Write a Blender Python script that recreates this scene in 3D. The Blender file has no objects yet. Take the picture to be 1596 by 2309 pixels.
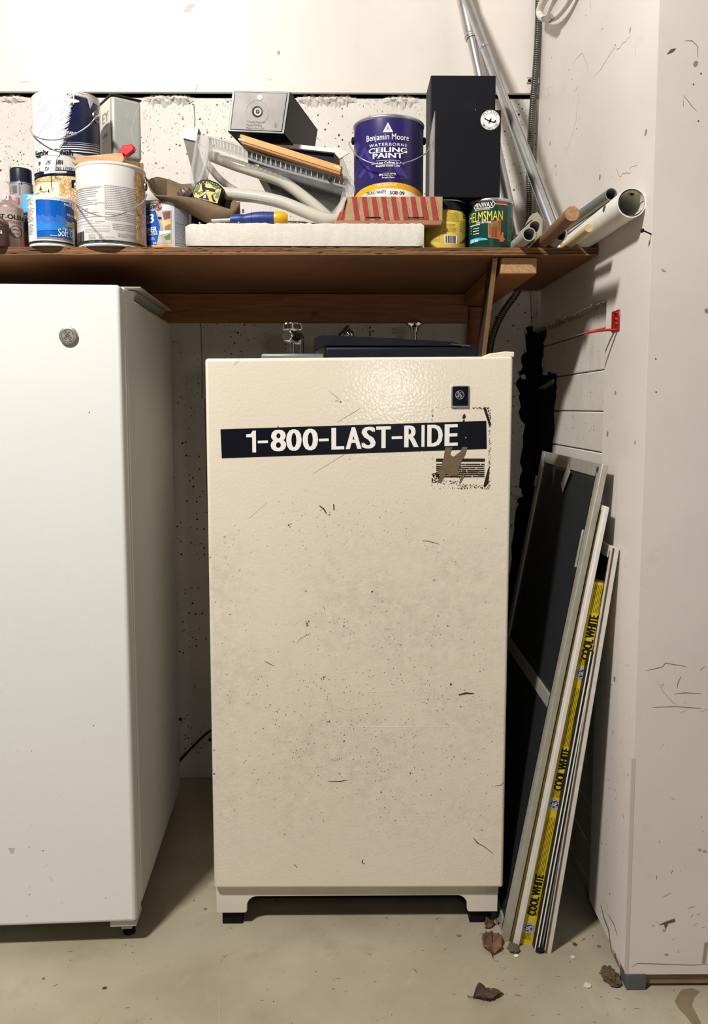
import bpy, bmesh, math, random
from mathutils import Vector, Matrix
random.seed(7)
C = bpy.context.scene.collection
PI = math.pi

# ------------------------------------------------------------------ camera, world, lights, exposure
F, CX, CY, H = 1850.0, 798.0, 1100.0, 1.21          # focal length and principal point for a 1596x2309 frame, eye height in m
TH, YA = math.atan(180 / F), math.atan(16 / F)      # pitch down, yaw to the right
cam = bpy.data.cameras.new('camera'); co = bpy.data.objects.new('camera', cam); C.objects.link(co)
cam.sensor_fit = 'VERTICAL'; cam.sensor_height = 24.0; cam.lens = 24.0 * F / 2309.0
cam.shift_y = (1100.0 - 1154.5) / 2309.0; cam.clip_start = 0.05
co.location = (0, 0, H); co.rotation_euler = (PI / 2 - TH, 0, -YA)
bpy.context.scene.camera = co
vs = bpy.context.scene.view_settings
vs.view_transform = 'Standard'; vs.look = 'None'; vs.gamma = 1.0; vs.use_curve_mapping = False; vs.exposure = 0.0
w = bpy.data.worlds.new('garage_air'); bpy.context.scene.world = w; w.use_nodes = True
w.node_tree.nodes['Background'].inputs[0].default_value = (1.0, 0.93, 0.84, 1)
w.node_tree.nodes['Background'].inputs[1].default_value = 0.05
def area(name, loc, target, sx, sy, power, col):
    l = bpy.data.lights.new(name, 'AREA'); l.shape = 'RECTANGLE'; l.size = sx; l.size_y = sy; l.energy = power; l.color = col
    o = bpy.data.objects.new(name, l); C.objects.link(o); o.location = loc
    o.rotation_euler = (Vector(target) - Vector(loc)).to_track_quat('-Z', 'Y').to_euler(); return o
area('ceiling_lamp', (-1.22, 0.05, 3.28), (0.1, 2.0, 0.9), 0.30, 0.20, 132, (1.0, 0.955, 0.90))
area('far_fill_light', (-0.35, -1.6, 2.5), (0.05, 2.2, 0.9), 1.2, 0.2, 4, (1.0, 0.95, 0.9))  # added soft fill from behind the camera, no fixture seen
area('door_highlight_light', (0.20, -0.15, 1.30), (0.1, 2.2, 1.2), 0.05, 0.05, 1.5, (1.0, 0.97, 0.93))  # unseen small lamp beside the camera, added for the cream door's highlight

# ------------------------------------------------------------------ pixel <-> place helpers
_c, _s, _cy, _sy = math.cos(TH), math.sin(TH), math.cos(YA), math.sin(YA)
RV, FV, UV = Vector((_cy, -_sy, 0)), Vector((_c * _sy, _c * _cy, -_s)), Vector((_s * _sy, _s * _cy, _c))
EYE = Vector((0, 0, H))
def ray(px, py): return FV + RV * ((px - CX) / F) + UV * ((CY - py) / F)
def A(px, py, Y):
    d = ray(px, py); return EYE + d * (Y / d.y)
def G(px, py, z=0.0):
    d = ray(px, py); return EYE + d * ((z - H) / d.z)
def W(px, py, X):
    d = ray(px, py); return EYE + d * (X / d.x)

# ------------------------------------------------------------------ materials
def lin(h):
    if isinstance(h, (tuple, list)): return (h[0], h[1], h[2], 1)
    h = h.lstrip('#'); v = [int(h[i:i + 2], 16) / 255 for i in (0, 2, 4)]
    return tuple((x / 12.92 if x <= .04045 else ((x + .055) / 1.055) ** 2.4) for x in v) + (1,)
MATS = {}
class NT:
    def __init__(s, name):
        s.m = bpy.data.materials.new(name); s.m.use_nodes = True; s.t = s.m.node_tree
        s.b = s.t.nodes['Principled BSDF']; s.tc = s.t.nodes.new('ShaderNodeTexCoord')
    def n(s, typ, **k):
        nd = s.t.nodes.new('ShaderNode' + typ)
        for a, v in k.items(): setattr(nd, a, v)
        return nd
    def l(s, a, b): s.t.links.new(a, b)
    def vec(s, sc=(1, 1, 1)):
        mp = s.n('Mapping'); mp.inputs['Scale'].default_value = sc; s.l(s.tc.outputs['Object'], mp.inputs[0]); return mp.outputs[0]
    def noise(s, scale, detail=4, sc=None, rough=.55, dist=0):
        nd = s.n('TexNoise'); nd.inputs['Scale'].default_value = scale; nd.inputs['Detail'].default_value = detail
        nd.inputs['Roughness'].default_value = rough; nd.inputs['Distortion'].default_value = dist
        s.l(s.vec(sc) if sc else s.tc.outputs['Object'], nd.inputs['Vector']); return nd.outputs['Fac']
    def ramp(s, fac, a, b, lo=0.0, hi=1.0):
        r = s.n('MapRange'); r.inputs[1].default_value = a; r.inputs[2].default_value = b
        r.inputs[3].default_value = lo; r.inputs[4].default_value = hi; s.l(fac, r.inputs[0]); return r.outputs[0]
    def math(s, op, a, b=None):
        nd = s.n('Math', operation=op)
        for i, x in enumerate((a, b)):
            if x is None: continue
            if isinstance(x, (int, float)): nd.inputs[i].default_value = x
            else: s.l(x, nd.inputs[i])
        return nd.outputs[0]
    def mix(s, fac, a, b):
        nd = s.n('Mix', data_type='RGBA')
        if isinstance(fac, (int, float)): nd.inputs[0].default_value = fac
        else: s.l(fac, nd.inputs[0])
        for i, x in ((6, a), (7, b)):
            if isinstance(x, (tuple, list, str)): nd.inputs[i].default_value = lin(x)
            else: s.l(x, nd.inputs[i])
        return nd.outputs[2]
    def specks(s, scale, lo, hi, sc=None):      # random round specks: 1 inside; radius varies per cell
        v = s.n('TexVoronoi'); v.inputs['Scale'].default_value = scale
        wv = s.n('Mix', data_type='VECTOR'); 
        nz = s.n('TexNoise'); nz.inputs['Scale'].default_value = scale * 1.6; s.l(s.tc.outputs['Object'], nz.inputs['Vector'])
        wv.inputs[0].default_value = .35 / scale; s.l(s.vec(sc) if sc else s.tc.outputs['Object'], wv.inputs[4]); s.l(nz.outputs['Color'], wv.inputs[5])
        s.l(wv.outputs[1], v.inputs['Vector'])
        sep = s.n('SeparateColor'); s.l(v.outputs['Color'], sep.inputs[0])
        rad = s.ramp(sep.outputs[0], lo, 1.0, 0.0, hi)
        d = s.math('SUBTRACT', rad, v.outputs['Distance'])
        return s.ramp(d, 0.0, 0.05)
    def bump(s, hgt, strength=.3, dist=.001):
        b = s.n('Bump'); b.inputs['Strength'].default_value = strength; b.inputs['Distance'].default_value = dist
        s.l(hgt, b.inputs['Height']); s.l(b.outputs[0], s.b.inputs['Normal'])
    def base(s, c):
        if isinstance(c, (tuple, list, str)): s.b.inputs['Base Color'].default_value = lin(c)
        else: s.l(c, s.b.inputs['Base Color'])
def mat(col, rough=.5, metal=0.0, var=.06, scale=30, bump=0, trans=0, alpha=1, ior=1.45, emit=None, key=None, coat=0):
    k = key or f'{col}_{rough}_{metal}_{var}_{scale}_{bump}_{trans}_{alpha}_{coat}'
    if k in MATS: return MATS[k]
    t = NT('paint_' + str(len(MATS)) if not key else key)
    c = lin(col); f = t.noise(scale, 3)
    t.base(t.mix(t.ramp(f, .35, .7), tuple(x * (1 - var) for x in c[:3]), tuple(min(1, x * (1 + var)) for x in c[:3])))
    t.b.inputs['Roughness'].default_value = rough; t.b.inputs['Metallic'].default_value = metal
    t.b.inputs['Transmission Weight'].default_value = trans; t.b.inputs['IOR'].default_value = ior; t.b.inputs['Alpha'].default_value = alpha
    t.b.inputs['Coat Weight'].default_value = coat
    if sum(c[:3]) < .09 and metal == 0 and rough > .3: t.b.inputs['Specular IOR Level'].default_value = .22
    if bump: t.bump(t.noise(scale * 4, 4), .5, bump)
    MATS[k] = t.m; return t.m
def m_drywall():
    t = NT('scuffed_white_drywall'); b = t.mix(t.ramp(t.noise(3, 5), .35, .7), '#d5cec7', '#ddd7d0')
    sm = t.ramp(t.noise(9, 6, rough=.7), .62, .8, 0, .35); b = t.mix(sm, b, '#b3aca0')
    sp = t.math('MULTIPLY', t.specks(26, .93, .22), .7); b = t.mix(sp, b, '#4b443b')
    t.base(b); t.b.inputs['Roughness'].default_value = .42; t.bump(t.noise(160, 3), .12, .001); return t.m
def m_concrete(name='pitted_painted_concrete', c1='#cfcac2', c2='#dcd8d0'):
    t = NT(name); b = t.mix(t.ramp(t.noise(5, 6), .35, .7), c1, c2)
    big = t.math('MULTIPLY', t.specks(21, .78, .26), t.ramp(t.noise(3.3, 2), .46, .52)); sm = t.specks(95, .66, .36); tiny = t.specks(210, .55, .36, (1, 1, .55))
    msk = t.ramp(t.noise(5, 3), .38, .56)
    sm = t.math('MULTIPLY', sm, msk); tiny = t.math('MULTIPLY', tiny, t.ramp(t.noise(7, 3), .42, .6))
    p = t.math('MAXIMUM', t.math('MAXIMUM', big, sm), t.math('MULTIPLY', tiny, .8))
    grime = t.ramp(t.noise(11, 7, (1, 1, .35), .7), .58, .8, 0, .45)
    b = t.mix(grime, b, '#8e877b')
    t.base(t.mix(p, b, '#15130f')); t.b.inputs['Roughness'].default_value = .6
    hgt = t.math('SUBTRACT', t.math('MULTIPLY', t.noise(120, 4, (1, 1, .4)), .35), p); t.bump(hgt, .7, .003); return t.m
def m_floor():
    t = NT('worn_concrete_floor'); b = t.mix(t.ramp(t.noise(2.2, 6, dist=.3), .35, .68), '#968c77', '#b1a894')
    b = t.mix(t.ramp(t.noise(9, 7, rough=.7), .56, .78, 0, .5), b, '#857b67')
    b = t.mix(t.ramp(t.noise(3.1, 3, dist=1.2), .62, .72, 0, .35), b, '#cfc8b8')
    b = t.mix(t.math('MULTIPLY', t.specks(30, .88, .16), .75), b, '#4d3f2e')
    b = t.mix(t.math('MULTIPLY', t.specks(75, .82, .2), .5), b, '#5b4d3b')
    t.base(b); t.b.inputs['Roughness'].default_value = .55; t.bump(t.noise(60, 6), .15, .002); return t.m
def m_freezer(name, c1, c2, dirt=1.0, rough=.16, peel=.3):
    t = NT(name); b = t.mix(t.ramp(t.noise(2.5, 4), .35, .7), c1, c2)
    sep = t.n('SeparateXYZ'); t.l(t.tc.outputs['Object'], sep.inputs[0])
    mid = t.math('MULTIPLY', t.ramp(sep.outputs[2], 1.05, .85), t.ramp(sep.outputs[2], .10, .34))
    mid = t.math('MULTIPLY', mid, t.ramp(t.noise(4.5, 4), .36, .60, .15, 1))
    b = t.mix(t.math('MULTIPLY', t.math('MULTIPLY', mid, .27 * dirt), t.ramp(t.noise(40, 8, rough=.75), .4, .62)), b, '#8f8779')
    sp = t.math('MAXIMUM', t.specks(95, .80, .30), t.math('MULTIPLY', t.specks(190, .74, .32), .7))
    sp = t.math('MULTIPLY', t.math('MULTIPLY', sp, t.ramp(t.noise(16, 3), .42, .60)), mid)
    b = t.mix(t.math('MULTIPLY', sp, dirt), b, '#2c2620')
    t.base(b); t.b.inputs['Roughness'].default_value = rough
    t.bump(t.noise(150, 2, rough=.4), peel, .0016); return t.m
def m_wood(name, c1, c2, sc=(1.2, 18, 18), rough=.6, knots=True):
    t = NT(name); g = t.noise(5, 6, sc, .6, 1.2); b = t.mix(t.ramp(g, .35, .68), c1, c2)
    if knots:
        v = t.n('TexVoronoi'); v.inputs['Scale'].default_value = 7; t.l(t.vec((.8, .8, 1.3)), v.inputs['Vector'])
        b = t.mix(t.ramp(v.outputs['Distance'], .10, .03, 0, .75), b, tuple(x * .35 for x in lin(c1)[:3]))
    t.base(b); t.b.inputs['Roughness'].default_value = rough; t.bump(g, .2, .001); return t.m
def m_plyedge():
    t = NT('plywood_edge'); z = t.noise(9, 5, (.35, 3, 38), .7, .3)
    b = t.mix(t.ramp(z, .38, .6), '#3a2313', '#9a6a3d'); b = t.mix(t.ramp(t.noise(6, 4, (.6, 1, 60)), .62, .68), b, '#140c07')
    t.base(b); t.b.inputs['Roughness'].default_value = .7; t.bump(z, .6, .002); return t.m
def m_bark():
    t = NT('printed_bark_label'); v = t.n('TexVoronoi', feature='DISTANCE_TO_EDGE'); v.inputs['Scale'].default_value = 120; t.l(t.vec((1.2, 1.2, .7)), v.inputs['Vector'])
    nz = t.noise(60, 6, (1, 1, .6), .7, 1.5); b = t.mix(t.ramp(nz, .36, .62), '#f2dfae', '#c98b45')
    b = t.mix(t.ramp(v.outputs['Distance'], .07, .0), b, '#7a4a22'); b = t.mix(t.ramp(t.noise(24, 5), .60, .68), b, '#2a130a')
    t.base(b); t.b.inputs['Roughness'].default_value = .35; return t.m
def m_screen():
    t = NT('dark_insect_mesh'); t.base('#262a2c'); t.b.inputs['Roughness'].default_value = .5
    tr = t.n('BsdfTransparent'); mx = t.n('MixShader'); mx.inputs[0].default_value = .80
    out = t.t.nodes['Material Output']; t.l(tr.outputs[0], mx.inputs[1]); t.l(t.b.outputs[0], mx.inputs[2]); t.l(mx.outputs[0], out.inputs[0]); return t.m
def m_clear(name, col, op=.35):
    t = NT(name); t.base(col); t.b.inputs['Roughness'].default_value = .12; t.b.inputs['Coat Weight'].default_value = .5
    tr = t.n('BsdfTransparent'); mx = t.n('MixShader'); mx.inputs[0].default_value = op
    out = t.t.nodes['Material Output']; t.l(tr.outputs[0], mx.inputs[1]); t.l(t.b.outputs[0], mx.inputs[2]); t.l(mx.outputs[0], out.inputs[0]); return t.m
def m_peel():
    t = NT('navy_label_with_white_brush_strokes'); g = t.noise(22, 7, (3.0, 1, .7), .75, 1.0)
    b = t.mix(t.ramp(g, .66, .70), '#efeeee', '#6d7390'); t.base(b); t.b.inputs['Roughness'].default_value = .35; return t.m
DRY, CONC, FLOOR = m_drywall(), m_concrete(), m_floor()
BLOCK = m_concrete('painted_block', '#cdc8bf', '#d8d3ca')
BEIGE = m_freezer('cream_enamel_orange_peel', '#ddd3c1', '#e3dac9'); WHITE = m_freezer('white_enamel', '#e0e2df', '#e4e5e3', .12, .3, .08)
BEIGEP = mat('#e6dcc6', .35, var=.03); GREYW = mat('#c9ccca', .4, var=.03)
PLY = m_wood('plywood_underside', '#6e4526', '#8a5a33', knots=False); PINE = m_wood('knotty_pine', '#8a552c', '#a86d3c')
PINEEND = m_wood('sawn_pine_end', '#94704a', '#bf9768', (30, 3, 50), knots=False); PLYE = m_plyedge()
DARKPLY = m_wood('dark_brace_ply', '#2d2420', '#40332b', (3, 3, 14), knots=False); SLAT = m_wood('varnished_slat', '#d09a5c', '#deab6d', (1, 20, 20), .4, False)  # brace ply is darker than its cut edge
DOWEL = m_wood('brown_dowel', '#6b4e36', '#856547', (14, 1.2, 14), .5, False); BARK = m_bark(); PEEL = m_peel()
CHROME = mat('#d8d8d8', .12, 1, 0); STEEL = mat('#b9babb', .3, .75, .1); DULL = mat('#777570', .38, 1, .15, 60); ALU = mat('#aaa79b', .4, .3, .08, 40)
BLACK = mat('#14161c', .38, var=.1); BLACKM = mat('#0c0e12', .7, var=.1); NAVY = mat('#131c38', .45); WHITEP = mat('#ece9e2', .3, var=.02)
INK, WINK = mat('#121318', .5, var=0), mat('#f2f1ee', .45, var=0)
RED = mat('#a01a1a', .3); KRAFT = mat('#a98c66', .75, var=.12, scale=60); FOAM = mat('#c6c2b7', .8, var=.05, scale=90, bump=.002)
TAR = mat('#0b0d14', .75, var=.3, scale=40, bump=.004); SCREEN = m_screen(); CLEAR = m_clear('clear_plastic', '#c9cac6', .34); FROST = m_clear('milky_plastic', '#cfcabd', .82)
def P(h, r=.4): return mat(h, r, var=.03)

# ------------------------------------------------------------------ objects
def tag(o, label=None, cat=None, group=None, kind=None):
    for k, v in (('label', label), ('category', cat), ('group', group), ('kind', kind)):
        if v: o[k] = v
    return o
WL = {}
def thing(name, loc, label, cat, group=None):
    o = bpy.data.objects.new(name, None); o.empty_display_size = .05; o.location = loc; C.objects.link(o); WL[o.name] = Vector(loc)
    return tag(o, label, cat, group)
def obj(name, bm, m, parent=None, bevel=0, seg=2, smooth=None, label=None, kind=None, origin=None):
    off = WL[parent.name] if parent else (Vector(origin) if origin else Vector((0, 0, 0)))
    bmesh.ops.translate(bm, verts=bm.verts, vec=-off)
    bmesh.ops.recalc_face_normals(bm, faces=bm.faces)
    me = bpy.data.meshes.new(name); bm.to_mesh(me); bm.free()
    if m: me.materials.append(m)
    o = bpy.data.objects.new(name, me); C.objects.link(o)
    if smooth is not None:
        me.polygons.foreach_set('use_smooth', [True] * len(me.polygons)); me.set_sharp_from_angle(angle=math.radians(smooth))
    if bevel:
        b = o.modifiers.new('bevel', 'BEVEL'); b.width = bevel; b.segments = seg; b.limit_method = 'ANGLE'; b.angle_limit = math.radians(40)
        me.polygons.foreach_set('use_smooth', [True] * len(me.polygons)); me.set_sharp_from_angle(angle=math.radians(35))
    if parent: o.parent = parent
    elif origin: o.location = origin
    WL[o.name] = off
    return tag(o, label, None, None, kind)
def BM(): return bmesh.new()
def hexa(bm, c, M=None):            # c: bottom 4 then top 4 corners, same order
    v = [bm.verts.new((M @ Vector(p)) if M else p) for p in c]
    for f in ((0, 1, 2, 3), (4, 5, 6, 7), (0, 1, 5, 4), (1, 2, 6, 5), (2, 3, 7, 6), (3, 0, 4, 7)): bm.faces.new([v[i] for i in f])
    return bm
def box(bm, x0, x1, y0, y1, z0, z1, M=None):
    return hexa(bm, [(x0, y0, z0), (x1, y0, z0), (x1, y1, z0), (x0, y1, z0), (x0, y0, z1), (x1, y0, z1), (x1, y1, z1), (x0, y1, z1)], M)
def frame(o, x, y, z):
    x, y, z = Vector(x).normalized(), Vector(y).normalized(), Vector(z).normalized()
    return Matrix(((x.x, y.x, z.x, o[0]), (x.y, y.y, z.y, o[1]), (x.z, y.z, z.z, o[2]), (0, 0, 0, 1)))
def prism(bm, pts, depth):          # pts: 3d outline, depth: vector
    d = Vector(depth); a = [bm.verts.new(p) for p in pts]; b = [bm.verts.new(Vector(p) + d) for p in pts]
    bm.faces.new(a); bm.faces.new(b); n = len(a)
    for i in range(n): bm.faces.new((a[i], a[(i + 1) % n], b[(i + 1) % n], b[i]))
    return bm
def cr(pts, k=6):                   # Catmull-Rom smoothing
    P_ = [Vector(p) for p in pts]; out = []
    for i in range(len(P_) - 1):
        p0, p1, p2, p3 = P_[max(i - 1, 0)], P_[i], P_[i + 1], P_[min(i + 2, len(P_) - 1)]
        for j in range(k):
            t = j / k; out.append(.5 * ((2 * p1) + (p2 - p0) * t + (2 * p0 - 5 * p1 + 4 * p2 - p3) * t * t + (3 * p1 - p0 - 3 * p2 + p3) * t ** 3))
    return out + [P_[-1]]
def tube(bm, pts, r, n=12, cap=True, flat=1.0, hollow=0):
    pts = [Vector(p) for p in pts]; rings = []; up = None
    for i, p in enumerate(pts):
        t = (pts[min(i + 1, len(pts) - 1)] - pts[max(i - 1, 0)]).normalized()
        if up is None: up = Vector((0, 0, 1)) if abs(t.z) < .9 else Vector((1, 0, 0))
        a = t.cross(up).normalized(); up = a.cross(t).normalized(); rr = r[i] if isinstance(r, (list, tuple)) else r
        rings.append([bm.verts.new(p + (a * math.cos(2 * PI * k / n) + up * math.sin(2 * PI * k / n) * flat) * rr) for k in range(n)])
    for a, b in zip(rings, rings[1:]):
        for k in range(n): bm.faces.new((a[k], a[(k + 1) % n], b[(k + 1) % n], b[k]))
    if cap and not hollow: bm.faces.new(rings[0]); bm.faces.new(rings[-1])
    if hollow:
        inn = []
        for rg, p in zip(rings, pts): inn.append([bm.verts.new(p + (v.co - p) * hollow) for v in rg])
        for a, b in zip(inn, inn[1:]):
            for k in range(n): bm.faces.new((a[k], a[(k + 1) % n], b[(k + 1) % n], b[k]))
        for rg, ig in ((rings[0], inn[0]), (rings[-1], inn[-1])):
            for k in range(n): bm.faces.new((rg[k], rg[(k + 1) % n], ig[(k + 1) % n], ig[k]))
    return bm
def lathe(bm, cx, cy, prof, n=40):  # prof: list of (r, z), rotated about a vertical axis
    rings = []
    for r, z in prof:
        if r < 1e-6: rings.append([bm.verts.new((cx, cy, z))])
        else: rings.append([bm.verts.new((cx + r * math.cos(2 * PI * k / n), cy + r * math.sin(2 * PI * k / n), z)) for k in range(n)])
    for a, b in zip(rings, rings[1:]):
        for k in range(n):
            q = [a[k % len(a)], a[(k + 1) % len(a)], b[(k + 1) % len(b)], b[k % len(b)]]
            u = []
            for v in q:
                if v not in u: u.append(v)
            if len(u) > 2: bm.faces.new(u)
    return bm

# ------------------------------------------------------------------ flat print on surfaces
class Cyl:
    def __init__(s, cx, cy, r): s.cx, s.cy, s.r, s.flat = cx, cy, r, False
    def uv(s, px, py):
        d = ray(px, py); ox, oy = -s.cx, -s.cy
        a = d.x ** 2 + d.y ** 2; b = 2 * (ox * d.x + oy * d.y); c = ox * ox + oy * oy - s.r ** 2
        q = b * b - 4 * a * c; t = (-b - math.sqrt(max(q, 0))) / (2 * a); p = EYE + d * t
        return s.r * math.atan2(p.x - s.cx, -(p.y - s.cy)), p.z
    def pt(s, u, v, off):
        a = u / s.r; R_ = s.r + off; return Vector((s.cx + R_ * math.sin(a), s.cy - R_ * math.cos(a), v))
class Pln:
    def __init__(s, o, U, V): s.o, s.U, s.V = Vector(o), Vector(U).normalized(), Vector(V).normalized(); s.N = s.U.cross(s.V).normalized(); s.flat = True
    def uv(s, px, py):
        d = ray(px, py); t = (s.o - EYE).dot(s.N) / d.dot(s.N); p = EYE + d * t - s.o; return p.dot(s.U), p.dot(s.V)
    def pt(s, u, v, off): return s.o + s.U * u + s.V * v + s.N * off
_tx = {}
def text2d(body, bold=0.0, space=1.0):
    k = (body, bold, space)
    if k in _tx: return _tx[k]
    cu = bpy.data.curves.new('t', 'FONT'); cu.body = body; cu.size = 1; cu.offset = 0 if 'M' in body else min(bold * .6, .007); cu.space_character = space; cu.resolution_u = 3
    o = bpy.data.objects.new('t', cu); C.objects.link(o); dg = bpy.context.evaluated_depsgraph_get()
    me = bpy.data.meshes.new_from_object(o.evaluated_get(dg)); vs_ = [(v.co.x, v.co.y) for v in me.vertices]; fs = [tuple(p.vertices) for p in me.polygons]
    bpy.data.objects.remove(o); bpy.data.curves.remove(cu); bpy.data.meshes.remove(me)
    x0, x1 = min(v[0] for v in vs_), max(v[0] for v in vs_); y0, y1 = min(v[1] for v in vs_), max(v[1] for v in vs_)
    vs_ = [((x - x0) / (x1 - x0), (y - y0) / (y1 - y0)) for x, y in vs_]; _tx[k] = (vs_, fs); return _tx[k]
class Print:
    def __init__(s, mp): s.mp = mp; s.sets = {}
    def raw(s, name, m, layer, vs_, fs):
        k = (name, m.name); bm = s.sets.setdefault(k, (BM(), m))[0]
        if s.mp.flat:
            nv = [bm.verts.new(s.mp.pt(u, v, .0003 * layer)) for u, v in vs_]
            for f in fs:
                try: bm.faces.new([nv[i] for i in f])
                except ValueError: pass
        else:
            t = BM(); nv = [t.verts.new((u, v, 0)) for u, v in vs_]
            for f in fs:
                try: t.faces.new([nv[i] for i in f])
                except ValueError: pass
            bmesh.ops.triangulate(t, faces=t.faces)
            for _ in range(4):
                e = [e for e in t.edges if abs(e.verts[0].co.x - e.verts[1].co.x) > .007]
                if not e: break
                bmesh.ops.subdivide_edges(t, edges=e, cuts=1); bmesh.ops.triangulate(t, faces=[f for f in t.faces if len(f.verts) > 3])
            t.verts.index_update(); nv = [bm.verts.new(s.mp.pt(v.co.x, v.co.y, .0004 * layer)) for v in t.verts]
            for f in t.faces:
                try: bm.faces.new([nv[v.index] for v in f.verts])
                except ValueError: pass
            t.free()
    def uvbox(s, b):
        x0, y0, x1, y1 = b; xm, ym = (x0 + x1) / 2, (y0 + y1) / 2
        return s.mp.uv(x0, ym)[0], s.mp.uv(xm, y1)[1], s.mp.uv(x1, ym)[0], s.mp.uv(xm, y0)[1]
    def poly(s, name, m, layer, pts, uv=False):
        q = pts if uv else [s.mp.uv(*p) for p in pts]; s.raw(name, m, layer, q, [tuple(range(len(q)))])
    def rect(s, name, m, layer, b, uv=False):
        u0, v0, u1, v1 = b if uv else s.uvbox(b); s.raw(name, m, layer, [(u0, v0), (u1, v0), (u1, v1), (u0, v1)], [(0, 1, 2, 3)])
    def text(s, name, m, layer, body, b, bold=0.0, uv=False, shear=0.0, curve=0.0, space=1.0):
        u0, v0, u1, v1 = b if uv else s.uvbox(b); vs_, fs = text2d(body, bold, space)
        sh = (v1 - v0) * min(bold * 1.5, .045) if bold > .011 else 0
        for j, d in enumerate((-sh, sh) if sh else (0,)): s.raw(name, m, layer + .15 * j, [(u0 + d + (u1 - u0) * x, v0 + (v1 - v0) * y + shear * (u1 - u0) * x + curve * (1 - (2 * x - 1) ** 2)) for x, y in vs_], fs)
    def disc(s, name, m, layer, c, r, r2=0, uv=False, n=28, sy=1.0):
        cu, cv = c if uv else s.mp.uv(*c); k = [(math.cos(2 * PI * i / n), math.sin(2 * PI * i / n)) for i in range(n)]
        if not r2: s.raw(name, m, layer, [(cu + r * x, cv + r * y * sy) for x, y in k], [tuple(range(n))])
        else:
            s.raw(name, m, layer, [(cu + r * x, cv + r * y * sy) for x, y in k] + [(cu + r2 * x, cv + r2 * y * sy) for x, y in k], [(i, (i + 1) % n, n + (i + 1) % n, n + i) for i in range(n)])
    def line(s, name, m, layer, pts, wd, uv=False, taper=False):
        q = [Vector(p if uv else s.mp.uv(*p)) for p in pts]; vs_ = []
        for i, p in enumerate(q):
            t = (q[min(i + 1, len(q) - 1)] - q[max(i - 1, 0)]); t = t.normalized() if t.length > 0 else Vector((1, 0)); nn = Vector((-t.y, t.x)) * wd / 2
            if taper: nn *= math.sin(PI * (i + .5) / len(q)) + .12
            vs_ += [tuple(p + nn), tuple(p - nn)]
        s.raw(name, m, layer, vs_, [(2 * i, 2 * i + 1, 2 * i + 3, 2 * i + 2) for i in range(len(q) - 1)])
    def fine(s, name, m, layer, b, rows, fill=.8, uv=False, th=.30):    # rows of small print too small to read
        u0, v0, u1, v1 = b if uv else s.uvbox(b); h = (v1 - v0) / rows
        for i in range(rows):
            u = u0; e = u0 + (u1 - u0) * random.uniform(fill, 1)
            if random.random() < .08: continue
            while u < e:
                wd = random.uniform(.002, .007); x = min(u + wd, e); v = v1 - h * (i + .3); s.raw(name, m, layer, [(u, v - h * th), (x, v - h * th), (x, v), (u, v)], [(0, 1, 2, 3)]); u = x + .0009
    def barcode(s, name, m, layer, b):
        u0, v0, u1, v1 = s.uvbox(b); u = u0
        while u < u1:
            wd = random.choice((.0005, .0009, .0014)); s.raw(name, m, layer, [(u, v0), (min(u + wd, u1), v0), (min(u + wd, u1), v1), (u, v1)], [(0, 1, 2, 3)]); u += wd + random.choice((.0005, .0009))
    def done(s, parent):
        out = {}
        for (name, _), (bm, m) in s.sets.items():
            off = WL[parent.name]; bmesh.ops.translate(bm, verts=bm.verts, vec=-off); me = bpy.data.meshes.new(name); bm.to_mesh(me); bm.free(); me.materials.append(m)
            o = bpy.data.objects.new(name, me); C.objects.link(o); o.parent = parent; WL[o.name] = off; out[name] = o
            if any(k in name for k in ('scuff', 'speck', 'scratch', 'residue', 'fine_print', 'crack', 'pock', 'dot', 'stripe', 'spot', 'barcode', 'stitch')): o['kind'] = 'stuff'
        return out
def tri_logo(p, name, m, layer, c, sz, uv=False):
    u, v = c if uv else p.mp.uv(*c); t = sz * .13
    A_, B_, C_ = (u - sz / 2, v - sz * .42), (u + sz / 2, v - sz * .42), (u, v + sz * .5)
    a_, b_, c_ = (u - sz / 2 + t * 1.7, v - sz * .42 + t), (u + sz / 2 - t * 1.7, v - sz * .42 + t), (u, v + sz * .5 - 2.0 * t)
    p.raw(name, m, layer, [A_, B_, C_, a_, b_, c_], [(0, 1, 4, 3), (1, 2, 5, 4), (2, 0, 3, 5)])
    p.line(name, m, layer, [(u - sz * .2, v - sz * .3), (u, v + sz * .12), (u + sz * .2, v - sz * .3)], sz * .07, True)
    p.line(name, m, layer, [(u - sz * .08, v - sz * .3), (u, v - sz * .1), (u + sz * .08, v - sz * .3)], sz * .07, True)
def script_logo(p, name, m, layer, c, r, uv=False, rot=0.0, ring=True):   # round monogram: ring with flicks and two script letters
    u, v = c if uv else p.mp.uv(*c); ca, sa = math.cos(rot), math.sin(rot)
    T = lambda q: (u + r * (q[0] * ca - q[1] * sa), v + r * (q[0] * sa + q[1] * ca))
    if ring:
        p.disc(name, m, layer, (u, v), r, r * .91, True)
        for k in range(4):
            a = PI / 2 * k + .35; p.line(name, m, layer, [T((.9 * math.cos(a + d), .9 * math.sin(a + d))) if d else T((.72 * math.cos(a - .12), .72 * math.sin(a - .12))) for d in (0, .15, .35)], r * .09, True)
    g = [(-.10, .42), (-.30, .55), (-.48, .38), (-.34, .12), (-.12, .2), (-.08, .45), (-.14, .1), (-.22, -.3), (-.40, -.52), (-.56, -.36), (-.34, -.12), (.0, -.02)]
    e = [(.34, .40), (.22, .56), (.04, .42), (.1, .14), (.34, .06), (.1, .0), (.02, -.3), (.2, -.52), (.46, -.42), (.5, -.2), (.32, -.14), (.26, -.3)]
    for pts in (g, e): p.line(name, m, layer, [T((q.x, q.y)) for q in cr([(a, b, 0) for a, b in pts], 4)], r * .11, True)
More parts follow.
